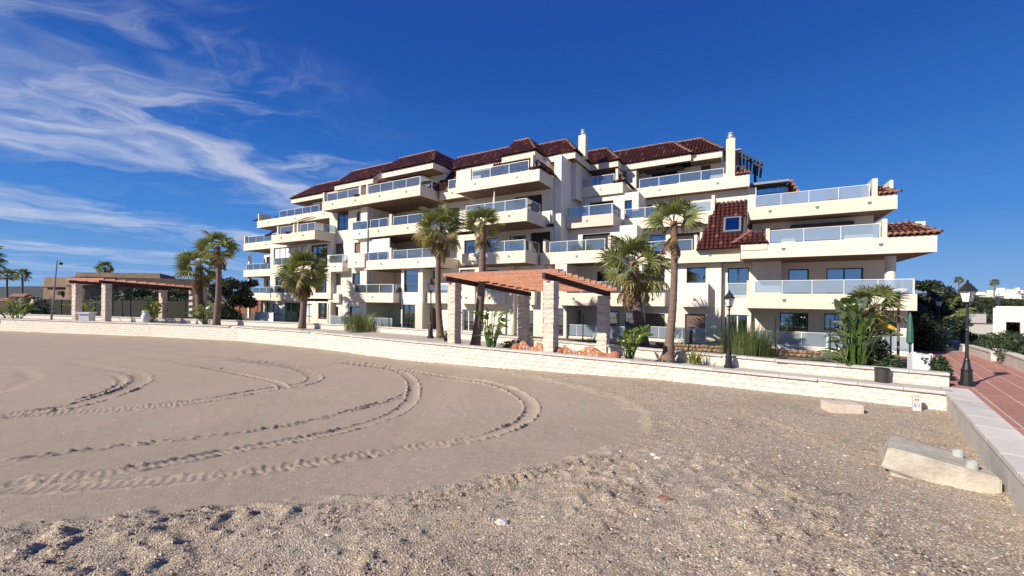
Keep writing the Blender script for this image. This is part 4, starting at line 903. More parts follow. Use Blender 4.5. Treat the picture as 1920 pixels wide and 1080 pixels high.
def pergola(cols, hf, hb, label, nslat=11):
    fl, fr, bl, br = [Vector((*c, 0)) for c in cols]; root = empty('pergola', (fl.x, fl.y, 0), label=label, cat='pergola', group='timber pergolas on the promenade'); o = fl
    ang = math.atan2((fr - fl).y, (fr - fl).x)
    for c, h in ((fl, hf), (fr, hf), (bl, hb), (br, hb)):
        cr = MB().box(-.23, .23, -.23, .23, 0, h); co = cr.build('column', 'mortar', root); co.location = c - o; co.rotation_euler = (0, 0, ang)
        n = round(h / .22)
        for k in range(n):
            q = link('block', cb_[(k * 3 + int(h * 10)) % 4], co, (random.uniform(-.008, .008), random.uniform(-.008, .008), k * h / n), random.choice((0, math.pi / 2, math.pi))); q.scale = (1, 1, h / n / .222)
    for a, c in ((fl, bl), (fr, br)):
        d = (c - a).normalized(); a3 = a - d * .55 + Vector((0, 0, hf + .02 + (hf - hb) * .55 / (c - a).length)); c3 = c + d * .5 + Vector((0, 0, hb + .02 - (hf - hb) * .5 / (c - a).length))
        beam_between(MB(), a3 - o, c3 - o, .17, .27).build('beam', 'dwood', root)
    u = (fr - fl).normalized()
    for i in range(nslat):
        t = lerp(-.07, 1.06, i / (nslat - 1)); a = fl + (bl - fl) * t; c = fr + (br - fr) * t; z = hf + (hb - hf) * t + .30
        dz = random.uniform(-.008, .008)
        beam_between(MB(), a - u * .45 + Vector((0, 0, z + dz)) - o, c + u * .6 + Vector((0, 0, z - dz)) - o, .10, .20).build('slat', 'pwood', root)
    return root
pergola([(-3.2, 22.6), (1.85, 19.1), (.74, 25.2), (4.96, 21.9)], 3.75, 3.12, 'red-brown timber pergola on block columns over the mosaic benches')
pergola([(-44.0, 41.0), (-40.0, 40.0), (-39.6, 46.0), (-36.2, 46.0)], 4.05, 3.55, 'far timber pergola on block columns in front of the old fort')

# ------------------------------------------------------------------ street lamps
def lamp_meshes():
    out = {}
    out['base'] = (MB().lathe([(.21, 0), (.21, .1), (.16, .16), (.14, .5), (.155, .55), (.12, .6), (.075, .85), (.085, .9), (.055, .96)], 10).mesh('base', 'iron'))
    out['pole'] = (MB().lathe([(.05, .95), (.04, 1.9), (.05, 1.93), (.05, 1.97), (.038, 2.0), (.034, 2.72), (.06, 2.76), (.035, 2.8), (.04, 2.9)], 10).mesh('pole', 'iron'))
    r4 = math.pi / 4
    fr = MB().lathe([(.06, 2.88), (.13, 2.92), (.13, 2.95), (.1, 2.96)], 4, rot=r4)
    for k in range(4):
        a = r4 + k * math.pi / 2; fr.tube([(.13 * math.cos(a), .13 * math.sin(a), 2.94), (.215 * math.cos(a), .215 * math.sin(a), 3.33)], [.012, .012], 5)
        for q in (.3, .7): fr.tube([(.13 * math.cos(a), .13 * math.sin(a), 2.94), (lerp(.2, .26, q) * math.cos(a + .1), .24 * math.sin(a + .1), 3.3)], [.003, .003], 3) if False else None
    for k in range(3):
        a = k * 2.094; fr.tube([(.03 * math.cos(a), .03 * math.sin(a), 2.74), (.12 * math.cos(a), .12 * math.sin(a), 2.82), (.1 * math.cos(a), .1 * math.sin(a), 2.92)], [.01, .01, .01], 5)
    out['lantern_frame'] = fr.mesh('lantern_frame', 'iron')
    out['lantern_glass'] = MB().lathe([(.115, 2.955), (.195, 3.325)], 4, rot=r4).mesh('lantern_glass', 'lampglass')
    out['hood'] = MB().lathe([(.245, 3.32), (.255, 3.36), (.21, 3.40), (.15, 3.50), (.10, 3.55), (.10, 3.58), (.06, 3.6), (.03, 3.63), (.045, 3.67), (.0, 3.74)], 8, rot=r4 / 2).mesh('hood', 'iron')
    return out
LM = lamp_meshes()
def lamp(p, h, label, rz=.3):
    r = empty('street_lamp', (p[0], p[1], p[2]), rz, label, 'street lamp', 'lantern street lamps'); r.scale = (h / 3.7,) * 3
    for k, m in LM.items(): link(k, m, r)
    return r
def lampz(px, py, z): p = onz(px, py, z); return (p.x, p.y, z)
lamp(lampz(1812, 723, .02), 3.66, 'black lantern lamp post standing on the red paved walkway')
lamp(lampz(1366, 690, 0), 3.35, 'black lantern lamp post in front of the tall reed grass clump')
lamp((*lampz(807, 634, 0)[:2], 0), 4.35, 'black lantern lamp post left of the near pergola, beside a palm trunk')
lamp((*onz(449, 607, 0).to_2d(), 0), 4.4, 'black lantern lamp post at the far left corner of the building')
lamp((*at(1760, 600, 30).to_2d(), 0), 3.4, 'distant black lantern lamp post beside the dark hedge on the walkway')
lamp((*at(229, 590, 47).to_2d(), 0), 3.6, 'small black lamp post under the far pergola')

# ------------------------------------------------------------------ palms
def frond_mesh(seed, m):
    rng = random.Random(seed); b = MB(); pl = .60; L = .58
    b.tube([(0, 0, 0), (pl * .5, 0, .03), (pl, 0, 0)], [.018, .012, .009], 4, False)
    nb = 25
    for i in range(nb):
        a = lerp(-2.05, 2.05, i / (nb - 1)); l = L * (.72 + .28 * math.cos(a * .6)) * rng.uniform(.9, 1.08); cs, sn = math.cos(a), math.sin(a)
        w = .030 * (1.0 - .25 * abs(a) / 2); fold = .016 * (1 if i % 2 else -1); dr = rng.uniform(.05, .22)
        pts = [(0, .004, 0), (.5, w * .98, -.005), (.78, w * .62, -.05 - dr * .3), (1, .001, -.13 - dr)]
        vs = []
        for q, ww, zz_ in pts:
            x = pl + cs * l * q; y = sn * l * q
            vs += [(x - sn * ww, y + cs * ww, zz_ * l * 1.2 + fold * (q > 0)), (x + sn * ww, y - cs * ww, zz_ * l * 1.2 - fold * (q > 0))]
        b.add(vs, [(2 * k, 2 * k + 1, 2 * k + 3, 2 * k + 2) for k in range(3)])
    return b.mesh('frond', m)
FM = [frond_mesh(k, 'frond') for k in range(4)]; FY = [frond_mesh(10 + k, 'frond_y') for k in range(2)]; FD = [frond_mesh(20 + k, 'frond_d') for k in range(2)]
def palm(base, top, r0, r1, R, nf, label, dead=10, skirt=True, group='fan palms around the building', boots=False, lo=-38, up=1.0, seed=0, cat='palm tree', fl=.4):
    rng = random.Random(seed + 99); base = Vector(base); top = Vector(top); root = empty('fan_palm', base, label=label, cat=cat, group=group)
    d = top - base; n = max(10, int(d.length / .22)); pts = []; rd = []
    for i in range(n + 1):
        t = i / n; bend = math.sin(t * math.pi) * .04 * d.length * (1 if seed % 2 else -1)
        pts.append(d * t + Vector((bend * .6, 0, 0))); fl_ = fl * math.exp(-t * d.length / .45)
        rd.append((lerp(r0, r1, t) + fl_ * r0) * (1 + .05 * (i % 2) + rng.uniform(-.02, .03)))
    MB().tube(pts, rd, 12).build('trunk', 'trunk', root, True)
    if boots:
        b = MB(); k0 = int(n * .86); b.tube(pts[k0:], [x * 1.18 for x in rd[k0:]], 12); b.build('leaf_bases', 'boot', root, True)
    for i in range(nf):
        f = (i + .5) / nf; az = i * 2.39996 + rng.uniform(-.2, .2); el = lerp(82, lo, f ** .85) + rng.uniform(-9, 9); s = R * rng.uniform(.86, 1.1) * (1 if f > .15 else .85)
        me_ = rng.choice(FM) if f < .72 or rng.random() < .45 else rng.choice(FY)
        o = link('frond', me_, root); o.location = d + Vector((0, 0, -.28 * R * f)); o.rotation_euler = (rng.uniform(-1.3, 1.3), -rad(el) * up, az); o.scale = (s, s * .95, s)
    for i in range(dead):
        az = rng.uniform(0, 6.28); el = rng.uniform(-88, -48); s = R * rng.uniform(.65, .95)
        o = link('frond', rng.choice(FD + FY[:1]), root); o.location = d + Vector((0, 0, -.3 * R - rng.uniform(0, .25 * R))); o.rotation_euler = (rng.uniform(-.6, .6), -rad(el), az); o.scale = (s, s * .7, s)
    return root
def palm_px(bpx, bpy_, d, tpx, tpy, d2=None, zb=None, **k):
    b = at(bpx, bpy_, d); 
    if zb is not None: b.z = zb
    return dict(base=b, top=at(tpx, tpy, d2 or d))
palm(**palm_px(405, 605, 40, 408, 462, zb=0), r0=.29, r1=.2, R=1.65, nf=20, label='tall slim fan palm left of the building', dead=6, seed=1)
palm(**palm_px(377, 600, 43, 374, 497, zb=0), r0=.36, r1=.32, R=2.1, nf=20, label='shorter bushy fan palm behind the tall palm at far left', dead=6, seed=2)
palm(**palm_px(566, 606, 36.6, 568, 505, zb=.1), r0=.27, r1=.24, R=1.9, nf=30, label='full fan palm in front of the left block of the building', dead=22, seed=3)
palm(**palm_px(826, 620, 29, 826, 425, zb=.1), r0=.23, r1=.16, R=1.72, nf=24, label='tall fan palm beside the left lamp post, dense dark crown', dead=14, seed=4)
palm(**palm_px(890, 645, 23.2, 904, 420, zb=0), r0=.25, r1=.17, R=1.15, nf=17, label='tall fan palm behind the near pergola with a loose yellowish crown', dead=12, seed=5, boots=True, lo=-5)
palm(**palm_px(1208, 655, 23.2, 1188, 490, zb=0), r0=.31, r1=.27, R=1.8, nf=22, label='stout fan palm with a broad drooping crown right of the near pergola', dead=12, seed=6)
palm(**palm_px(1250, 677, 18.6, 1263, 415, zb=.02), r0=.185, r1=.125, R=1.2, nf=14, label='slim leaning fan palm with swollen foot beside the reed grass', dead=8, seed=7, boots=True, fl=1.1, lo=8)
palm(**palm_px(1638, 668, 16.8, 1640, 572, zb=.1), r0=.17, r1=.16, R=1.1, nf=14, label='short young fan palm among the paddle leaves by the corner', dead=3, seed=8)
for i, (px, py, bpy_, d, R, lab) in enumerate(((14, 515, 560, 150, 2.5, 'left one of the two small distant palms beyond the fort'), (41, 514, 560, 150, 2.4, 'right one of the two small distant palms beyond the fort'), (197, 501, 545, 118, 2.0, 'small distant palm showing above the fort wall'), (-28, 484, 590, 60, 2.2, 'palm crown cut by the left edge of the picture'), (1774, 577, 640, 44, 1.9, 'green palm beside the white van at the end of the walkway'), (1797, 524, 575, 210, 2.0, 'left of two thin palms on the hill skyline'), (1865, 529, 575, 210, 2.0, 'right of two thin palms on the hill skyline'))):
    t = at(px, py, d); palm((t.x, t.y, at(px, bpy_, d).z), t, .3 if d < 200 else .28, .24, R, 22, lab, dead=0 if i != 4 else 4, seed=30 + i, group='distant palms')

# ------------------------------------------------------------------ big-leaved plants
def paddle_mesh(seed, m):
    rng = random.Random(seed); b = MB(); n = 9; L = 1.; v = []
    for i in range(n + 1):
        t = i / n; w = .19 * math.sin(math.pi * min(1, t * .93 + .07)) ** .65; z = .10 * math.sin(t * 2.2) - .30 * t * t
        tear = rng.uniform(-.02, .02)
        v += [(t * L, w + tear, z + .05 + tear), (t * L, 0, z), (t * L, -w + tear, z + .05 - tear)]
    f = []
    for i in range(n):
        if rng.random() < .9: f.append((3 * i, 3 * i + 1, 3 * i + 4, 3 * i + 3))
        if rng.random() < .9: f.append((3 * i + 1, 3 * i + 2, 3 * i + 5, 3 * i + 4))
    return b.add(v, f).mesh('leaf', m)
PMS = {k: [paddle_mesh(s + 7 * j, k) for s in range(3)] for j, k in enumerate(('paddle', 'paddle_y', 'paddle_g'))}
def paddle_plant(p, h, n, label, mix=('paddle', 'paddle', 'paddle_y'), spread=.5, seed=0, size=.75):
    rng = random.Random(seed); root = empty('paddle_leaf_plant', p, label=label, cat='plant', group='large-leaved garden plants'); st = MB()
    for i in range(n):
        az = rng.uniform(0, 6.28); f = rng.uniform(.25, 1); lean = rng.uniform(.1, 1) * spread; q = Vector((math.cos(az) * lean, math.sin(az) * lean, h * f * .78))
        o_ = Vector((math.cos(az) * .12, math.sin(az) * .12, 0)); st.tube([o_, o_.lerp(q, .5) + Vector((-.04, 0, .05)), q], [.035, .025, .014], 5, False)
        o = link('leaf', rng.choice(PMS[rng.choice(mix)]), root); o.location = q; s = size * rng.uniform(.7, 1.15); o.scale = (s, s * rng.uniform(.9, 1.3), s)
        o.rotation_euler = (rng.uniform(-.7, .7), -rad(rng.uniform(5, 80)), az + rng.uniform(-.6, .6))
    st.build('stalks', 'paddle', root)
    return root
def gp(px, d, z=0): q = at(px, 600, d); return (q.x, q.y, z)
paddle_plant(gp(922, 20.6), 2.5, 26, 'bright green paddle-leaved plant under the near pergola', seed=1, spread=.75, size=.8)
paddle_plant(gp(1180, 18.4), 1.9, 24, 'bright green paddle-leaved plant at the foot of the stout palm', seed=2, spread=.6, size=.75)
paddle_plant(gp(1607, 16.2, .1), 3.4, 46, 'tall grey-green paddle-leaved plant in the corner garden', ('paddle_g', 'paddle_g', 'paddle'), .6, 3, .85)
paddle_plant(gp(1592, 15.9, .1), 1.1, 10, 'low broad paddle leaves behind the garden wall bin', ('paddle_g', 'paddle'), .6, 4, .8)
paddle_plant(gp(30, 42), 2.2, 24, 'dry paddle-leaved clump at the far left fence', ('paddle_y', 'paddle_g', 'paddle'), 1.3, 5, 1.3)
paddle_plant(gp(160, 43.5), 2.6, 14, 'dry paddle-leaved plant between the far pergola columns', ('paddle_y', 'paddle_g'), .9, 6, 1.2)
paddle_plant(gp(285, 43), 2.9, 18, 'yellowish paddle-leaved plant under the far pergola', ('paddle_y', 'paddle'), .8, 7, 1.2)
paddle_plant(gp(383, 42), 2.4, 16, 'paddle-leaved plant at the foot of the tall left palm', ('paddle_y', 'paddle_g', 'paddle'), .9, 8, 1.2)
# reeds, agaves
def blades(name, p, n, h, spread, label, m='grass', w=.018, seed=0, cat='plant', arch=.5, group=None):
    rng = random.Random(seed); b = MB()
    for i in range(n):
        az = rng.uniform(0, 6.28); r = spread * rng.random() ** .6 * .45; q = Vector((math.cos(az) * r, math.sin(az) * r, 0)); l = h * rng.uniform(.55, 1.1); out = rng.uniform(.05, arch) * l; sd = Vector((-math.sin(az), math.cos(az), 0)) * w * rng.uniform(.7, 1.3); dr = Vector((math.cos(az), math.sin(az), 0)); vs = []
        for t in (0, .4, .75, 1): c = q + dr * out * t * t + Vector((0, 0, l * (t - .28 * t * t * out / l))); k = 1 - .93 * t * t; vs += [c - sd * k, c + sd * k]
        b.add(vs, [(2 * k, 2 * k + 1, 2 * k + 3, 2 * k + 2) for k in range(3)])
    root = empty(name, p, label=label, cat=cat, group=group); b.build('blades', m, root); return root
c = onz(1398, 668, .12)
blades('reed_grass', (c.x + .35, c.y + .5, .1), 650, 1.75, 2.9, 'tall green reed grass clump behind the right lamp post', seed=1, w=.016)
blades('reed_grass', gp(675, 34.6, .1), 300, 1.8, 3.0, 'pale reed grass clump left of the staircase windows', seed=2, w=.03)
blades('agave', gp(1108, 22.8, .1), 34, .85, .5, 'spiky dark agave behind the back right pergola column', 'dbush', .045, 3, arch=.9)
blades('agave', gp(838, 26.5, .1), 30, .75, .5, 'low spiky agave at the foot of the tall dark-crowned palm', 'dbush', .05, 4, arch=.9)
blades('small_shrub', gp(1302, 18.0, .1), 70, .65, .7, 'small yellow-green shrub right of the slim palm', 'paddle_y', .03, 6, arch=.8)
gq = ground_px(143, 620); blades('weed_tuft', (gq.x, gq.y, float(sand_base(gq.x, gq.y))), 160, .55, 2.2, 'dry weed tuft at the foot of the beach wall', 'dbush', .04, 7, arch=.9)

# bushes and trees: leaf-sized faces in uneven clumps on real limbs
def leaf_cloud(clumps, n, size, seed, m, flat=1.):
    rng = np.random.RandomState(seed); V = []; 
    tot = sum(c[3] ** 2 for c in clumps); b = []
    for cx_, cy_, cz_, r in clumps:
        k = max(10, int(n * r * r / tot)); d = rng.normal(size=(k, 3)); d /= np.linalg.norm(d, axis=1)[:, None]; rr = r * (.45 + .6 * rng.rand(k, 1) ** .6)
        p = d * rr; p[:, 2] *= flat; p += (cx_, cy_, cz_); a = rng.normal(size=(k, 3)); a /= np.linalg.norm(a, axis=1)[:, None]; q = np.cross(a, d); q /= np.linalg.norm(q, axis=1)[:, None] + 1e-6
        s = size * rng.uniform(.6, 1.4, (k, 1)); b.append(np.stack([p - a * s, p + q * s * .5, p + a * s, p - q * s * .5], 1))
    V = np.concatenate(b); nq = len(V); me_ = bpy.data.meshes.new('crown'); me_.from_pydata(V.reshape(-1, 3).tolist(), [], np.arange(nq * 4).reshape(-1, 4).tolist()); me_.materials.append(M[m]); return me_
def tree(name, p, h, r, label, m='dbush', n=5000, leaf=.16, seed=0, trunk=.25, cz=.62, flat=.85, cat='tree', group=None, ncl=14):
    rng = random.Random(seed); root = empty(name, p, label=label, cat=cat, group=group); cl = []
    b = MB(); top = Vector((rng.uniform(-.2, .2) * r, 0, h * cz)); b.tube([(0, 0, 0), top * .5 + Vector((.06 * r, 0, 0)), top], [trunk, trunk * .75, trunk * .5], 8)
    for i in range(ncl):
        az = i * 2.4 + rng.uniform(-.4, .4); q = r * rng.uniform(.25, .85); z = h * rng.uniform(cz - .22, .93); rr = r * rng.uniform(.24, .46); c = Vector((q * math.cos(az), q * math.sin(az), min(z, h - rr * flat))); cl.append((*c, rr))
        b.tube([top * rng.uniform(.5, .95), top.lerp(c, .5) + Vector((0, 0, -.05 * r)), c], [trunk * .35, trunk * .22, trunk * .08], 5, False)
    b.build('trunk', 'bark', root, True); link('crown', leaf_cloud(cl, n, leaf, seed, m, flat), root); return root
def bush(p, r, h, label, m='bush', n=2200, leaf=.07, seed=0, group=None):
    rng = random.Random(seed); root = empty('bush', p, label=label, cat='bush', group=group); cl = []; b = MB()
    for i in range(9):
        az = rng.uniform(0, 6.28); q = r * rng.uniform(0, .7); rr = r * rng.uniform(.3, .5); c = (q * math.cos(az), q * math.sin(az), max(rr * .5, h * rng.uniform(.3, .95) - rr * .4)); cl.append((*c, rr)); b.tube([(0, 0, 0), c], [.03, .01], 4, False)
    b.build('stems', 'bark', root); link('foliage', leaf_cloud(cl, n, leaf, seed, m, min(1.2, h / r)), root); return root
tree('evergreen_tree', gp(437, 43.5), 5.1, 2.2, 'dark round evergreen tree at the left end of the building', n=6000, leaf=.14, seed=1, cz=.5)
tree('pine_tree', gp(1738, 33, -3.6), 8.6, 1.8, 'spreading pine behind the right corner of the building', n=7000, leaf=.12, seed=2, cz=.82, flat=.6)
tree('evergreen_tree', gp(1762, 44, -3.6), 7.6, 2.4, 'dense dark tree beyond the pine at the end of the walkway', n=8000, leaf=.15, seed=3, cz=.5)
tree('evergreen_tree', gp(1727, 40, -3.6), 7.4, 2.6, 'dark tree close behind the building corner', n=5000, leaf=.14, seed=4, cz=.5)
bush(gp(1722, 25, 0), 1.5, 2.4, 'big dark hedge bush beside the walkway', 'dbush', 6000, .09, 5)
bush(gp(1751, 15.3, 0), .55, .95, 'grey-green oleander bush at the end of the garden wall', 'bush', 2600, .05, 6)
bush(gp(1675, 15.6, .1), .7, .75, 'low green shrubs behind the brown bin', 'bush', 2200, .05, 7)
bush(gp(1540, 17.0, .1), .8, .35, 'low ground cover along the garden wall', 'bush', 1500, .05, 8)
bush(gp(1650, 16.3, .1), .8, 1.3, 'dark green shrub beneath the short young palm', 'dbush', 2600, .06, 9)
for i, (px, d, h, r_) in enumerate(((235, 62, 4.6, 2.6), (275, 66, 5.0, 3.0), (322, 64, 4.8, 2.8), (205, 70, 4.2, 2.6))): tree('evergreen_tree', gp(px, d, -.5), h, r_, ('dark tree left of centre under the far pergola roof', 'dark tree behind the urn under the far pergola', 'dark tree behind the right end of the far pergola', 'dark tree against the fort wall')[i], 'dbush', 3500, .2, 80 + i, cz=.45, group='dark trees before the fort')
for i, (px, d, r, h, lab) in enumerate(((60, 52, 3.2, 2.4, 'dry scrub behind the far fence at the left edge'), (200, 56, 3.4, 2.6, 'scrub behind the far pergola'), (330, 52, 3.0, 2.8, 'scrub between the far pergola and the tall palm'), (425, 45, 2.0, 2.0, 'scrub at the foot of the evergreen tree'), (250, 60, 4.2, 3.2, 'taller scrub under the fort wall'))):
    bush(gp(px, d), r, h, lab, 'bush' if i % 2 else 'dbush', 3500, .13, 20 + i, 'scrub at the far left')
bush(gp(1010, 20.6), .9, .5, 'low plants behind the mosaic bench', 'dbush', 1200, .05, 31); bush(gp(960, 20.9), .6, .7, 'dark plants right of the bright paddle plant', 'dbush', 1500, .05, 32)

# ------------------------------------------------------------------ mosaic benches
def bench(a, b_, label, seed):
    a, b_ = Vector(a), Vector(b_); d = b_ - a; L = d.length; root = empty('mosaic_bench', (a.x, a.y, 0), math.atan2(d.y, d.x), label, 'bench', 'mosaic benches under the pergola')
    n = 24; V = []; 
    for i in range(n + 1):
        x = L * i / n; top = .62 + .14 * math.sin(i / n * 2 * math.pi * 1.5 + seed); V += [(x, -.02, 0), (x, -.02, top), (x, .05, top + .05), (x, .16, top), (x, .16, 0)]
    F_ = [(5 * i + k, 5 * i + 5 + k, 5 * i + 6 + k, 5 * i + 1 + k) for i in range(n) for k in range(4)]; MB().add(V, F_ + [(4, 3, 2, 1, 0), tuple(5 * n + k for k in range(5))]).build('backrest', 'mosaic', root)
    MB().box(0, L, .165, .65, 0, .43).build('seat', 'mosaic', root)
    for x in (-.2, L + .2):
        q = MB().lathe([(.10, 0), (.2, .12), (.26, .3), (.26, .48), (.18, .6), (.05, .66)], 14).build('end_ball', 'terracotta', root, True); q.location = (x, .1, 0)
bench((.35, 20.35), (1.5, 19.55), 'orange mosaic bench left of the front right pergola column', 0)
bench((2.4, 18.85), (4.3, 17.7), 'orange mosaic bench right of the front right pergola column', 2.2)

# ------------------------------------------------------------------ mesh fence behind the garden wall
def fence(pts, h, label, net=False):
    root = empty('mesh_fence', (pts[0][0], pts[0][1], 0), label=label, cat='fence'); o = Vector((*pts[0], 0))
    for (a, b_) in zip(pts[:-1], pts[1:]):
        a, b_ = Vector((*a, 0)), Vector((*b_, 0)); l = (b_ - a).length; n = max(1, round(l / 2.6))
        for i in range(n):
            p = a + (b_ - a) * i / n - o; q = a + (b_ - a) * (i + 1) / n - o
            MB().tube([p, p + Vector((0, 0, h + .12))], [.032, .032], 6).build('post', 'iron', root)
            w = MB(); sg = (q - p).length; nv = int(sg / .11); d = (q - p) / nv
            for k in range(nv): c = p + d * (k + .5); w.add([c + Vector((-.002, 0, .15)), c + Vector((.002, 0, .15)), c + Vector((.002, 0, h)), c + Vector((-.002, 0, h))], [(0, 1, 2, 3)])
            nh = int(h / .16)
            for k in range(nh): z = .18 + k * (h - .2) / nh; w.add([p + Vector((0, 0, z)), q + Vector((0, 0, z)), q + Vector((0, 0, z + .004)), p + Vector((0, 0, z + .004))], [(0, 1, 2, 3)])
            w.build('wire_panel', 'green', root)
            if net: s2 = Vector((0, .03, 0)); MB().add([p + s2 + Vector((0, 0, .1)), q + s2 + Vector((0, 0, .1)), q + s2 + Vector((0, 0, h)), p + s2 + Vector((0, 0, h)), p + s2 * 1.3 + Vector((0, 0, .1)), q + s2 * 1.3 + Vector((0, 0, .1)), q + s2 * 1.3 + Vector((0, 0, h)), p + s2 * 1.3 + Vector((0, 0, h))], [(0, 1, 2, 3), (7, 6, 5, 4), (0, 4, 5, 1), (3, 2, 6, 7)]).build('netting', 'net', root)
    MB().tube([b_ - o, b_ - o + Vector((0, 0, h + .12))], [.032, .032], 6).build('post', 'iron', root)
fence([(17.4, 18.6), (11.4, 21.6), (4.5, 25.6), (-1.5, 30.6)], 1.95, 'dark wire mesh fence in front of the right half of the building')
fence([(-6.5, 33.2), (-12.9, 36.6), (-26.5, 42.2)], 2.2, 'dark wire mesh fence with tall posts before the left half of the building')
fence([(-36, 47.5), (-62, 52)], 2.3, 'tall fence with dark netting in front of the fort', True)

# rubble stone edging of the lawn
root = empty('rubble_edging', (8.3, 23.4, 0), label='orange rubble stone edging below the ground-floor terraces', cat='wall'); a, c = Vector((8.3, 23.4)), Vector((17.6, 18.9))
stm = []
for k in range(5):
    rng = random.Random(k); bm2 = bmesh.new(); bmesh.ops.create_icosphere(bm2, subdivisions=1, radius=.15)
    for v in bm2.verts: v.co = Vector((v.co.x * 1.25, v.co.y, v.co.z * .75)) * rng.uniform(.8, 1.15)
    me_ = bpy.data.meshes.new('stone'); bm2.to_mesh(me_); bm2.free(); me_.materials.append(M['stone']); stm.append(me_)
for row in range(2):
    for i in range(44):
        p = a + (c - a) * ((i + .5 * row) / 44); o = link('stone', stm[(i * 3 + row) % 5], root, (p.x - a.x + random.uniform(-.04, .04), p.y - a.y + random.uniform(-.06, .06), .2 + row * .19 + random.uniform(-.02, .02)), random.uniform(0, 3)); 
# ------------------------------------------------------------------ things on the sand
def cblock():
    p = ground_px(1755, 905); z = float(sand_base(p.x, p.y)); a1 = ground_px(1634, 888); a2 = ground_px(1860, 935)
    d = (a2.to_2d() - a1.to_2d()); ang = math.atan2(d.y, d.x); L = d.length * 1.0
    root = empty('concrete_block', (p.x, p.y, z), ang, 'slab-like pale concrete block with two white pipe stubs lying on the sand', 'concrete block')
    root.rotation_euler = (rad(0), rad(4.5), ang)
    bm2 = bmesh.new(); h = .40; w = 1.0; v = [(-L / 2, -.16, .04), (L / 2, -.16, -.1), (L / 2, w, -.1), (-L / 2, w, .0), (-L / 2 + .06, -.10, h + .02), (L / 2 - .02, -.12, h * .86), (L / 2 - .14, w * .72, h * .86), (-L / 2 + .16, w * .8, h + .05)]
    vs = [bm2.verts.new(q) for q in v]
    for f in BF: bm2.faces.new([vs[i] for i in f])
    bmesh.ops.bevel(bm2, geom=bm2.edges[:], offset=.025, segments=2, affect='EDGES'); bmesh.ops.subdivide_edges(bm2, edges=[e for e in bm2.edges if e.calc_length() > .12], cuts=3, use_grid_fill=True)
    for q in bm2.verts: q.co += Vector(noise.noise_vector(q.co * 4)) * .012 + Vector(noise.noise_vector(q.co * 14)) * .004
    me_ = bpy.data.meshes.new('slab'); bm2.to_mesh(me_); bm2.free(); me_.materials.append(M['concrete']); link('slab', me_, root)
    for x, y in ((L * .27, .03), (L * .21, .60)):
        q = MB().lathe([(.075, h * .7), (.075, h * .92 + .11), (.06, h * .92 + .112), (.06, h * .9)], 18).build('pipe_stub', 'pipe', root); q.location = (x, y, 0)
    # thin broken skin of concrete beneath
    q = MB().add([(-L / 2 + .12, -.24, -.03), (L / 2 - .35, -.26, -.14), (L / 2 - .4, .1, -.14), (-L / 2 + .1, .1, -.02), (-L / 2 + .14, -.22, .02), (L / 2 - .38, -.22, -.1), (L / 2 - .4, .1, -.1), (-L / 2 + .1, .1, .02)], BF).build('broken_base', 'concrete', root)
    root.location.z += .02
cblock()
p = ground_px(1584, 775); z = float(sand_base(p.x, p.y)); q2 = ground_px(1549, 772); L = abs(at(1619, 770, p.y).x - q2.x)
r = empty('concrete_slab', (p.x, p.y + .1, z), rad(-14), 'small pinkish concrete footing half buried by the beach wall', 'concrete block')
bm2 = bmesh.new(); bmesh.ops.create_cube(bm2, size=1); bmesh.ops.scale(bm2, vec=(L * .92, .5, .42), verts=bm2.verts); bmesh.ops.bevel(bm2, geom=bm2.edges[:], offset=.018, segments=2, affect='EDGES')
for q in bm2.verts: q.co += Vector(noise.noise_vector(q.co * 6)) * .012
me_ = bpy.data.meshes.new('block'); bm2.to_mesh(me_); bm2.free(); me_.materials.append(M['colblock']); link('block', me_, r, (0, 0, .06))
# marker post with painted letters
def text(body, size, parent, loc, rz, m, name):
    cu = bpy.data.curves.new(name, 'FONT'); cu.body = body; cu.size = size; cu.extrude = .002; cu.align_x = 'CENTER'; cu.space_character = 1.1
    o = bpy.data.objects.new(name, cu); dg = None; COL.objects.link(o); bpy.context.view_layer.update()
    me_ = bpy.data.meshes.new_from_object(o.evaluated_get(bpy.context.evaluated_depsgraph_get())); bpy.data.objects.remove(o); me_.materials.clear(); me_.materials.append(M[m])
    q = link(name, me_, parent, loc); q.rotation_euler = (rad(90), 0, rz); return q
p = ground_px(1718, 772); p.z = float(sand_base(p.x, p.y)); va = math.atan2(p.x, p.y)
r = empty('marker_post', (p.x, p.y, p.z - .03), -va + rad(8), 'small white marker post painted M 51 in front of the wall', 'marker post')
MB().box(-.085, .085, -.08, .08, -.1, .44).box(-.089, -.03, -.084, .084, .445, .47).box(.02, .089, -.084, .084, .445, .47).build('post', 'cap', r)
text('M', .11, r, (-.005, -.0835, .33), 0, 'dark', 'lettering'); text('51', .14, r, (0, -.0835, .17), 0, 'blue', 'lettering')
for i, (px, py, s, lab) in enumerate(((1244, 943, .075, 'reddish brick fragment lying on the gravel'), (1232, 862, .06, 'pale flat stone on the gravel near the raked edge'), (940, 985, .07, 'flat pale stone in the foreground gravel'), (1098, 925, .055, 'ochre stone in the foreground gravel'), (1225, 856, .05, 'pale stone beside the flat stone on the gravel'))):
    p = ground_px(px, py); bm2 = bmesh.new(); bmesh.ops.create_icosphere(bm2, subdivisions=2, radius=s)
    for v in bm2.verts: v.co = Vector((v.co.x * 1.2, v.co.y * .8, v.co.z * .45)); v.co += Vector(noise.noise_vector(v.co * 20 + Vector((i * 9, 0, 0)))) * s * .35
    me_ = bpy.data.meshes.new('stone'); bm2.to_mesh(me_); bm2.free(); me_.materials.append(M['oldtile' if i == 0 else ('stone' if i == 3 else 'cap')])
    q = link('stone', me_); q.location = (p.x, p.y, float(sand_height(np.array([[p.x, p.y]]))[0][0]) + s * .2); tag(q, lab, 'stone', 'stones on the gravel')
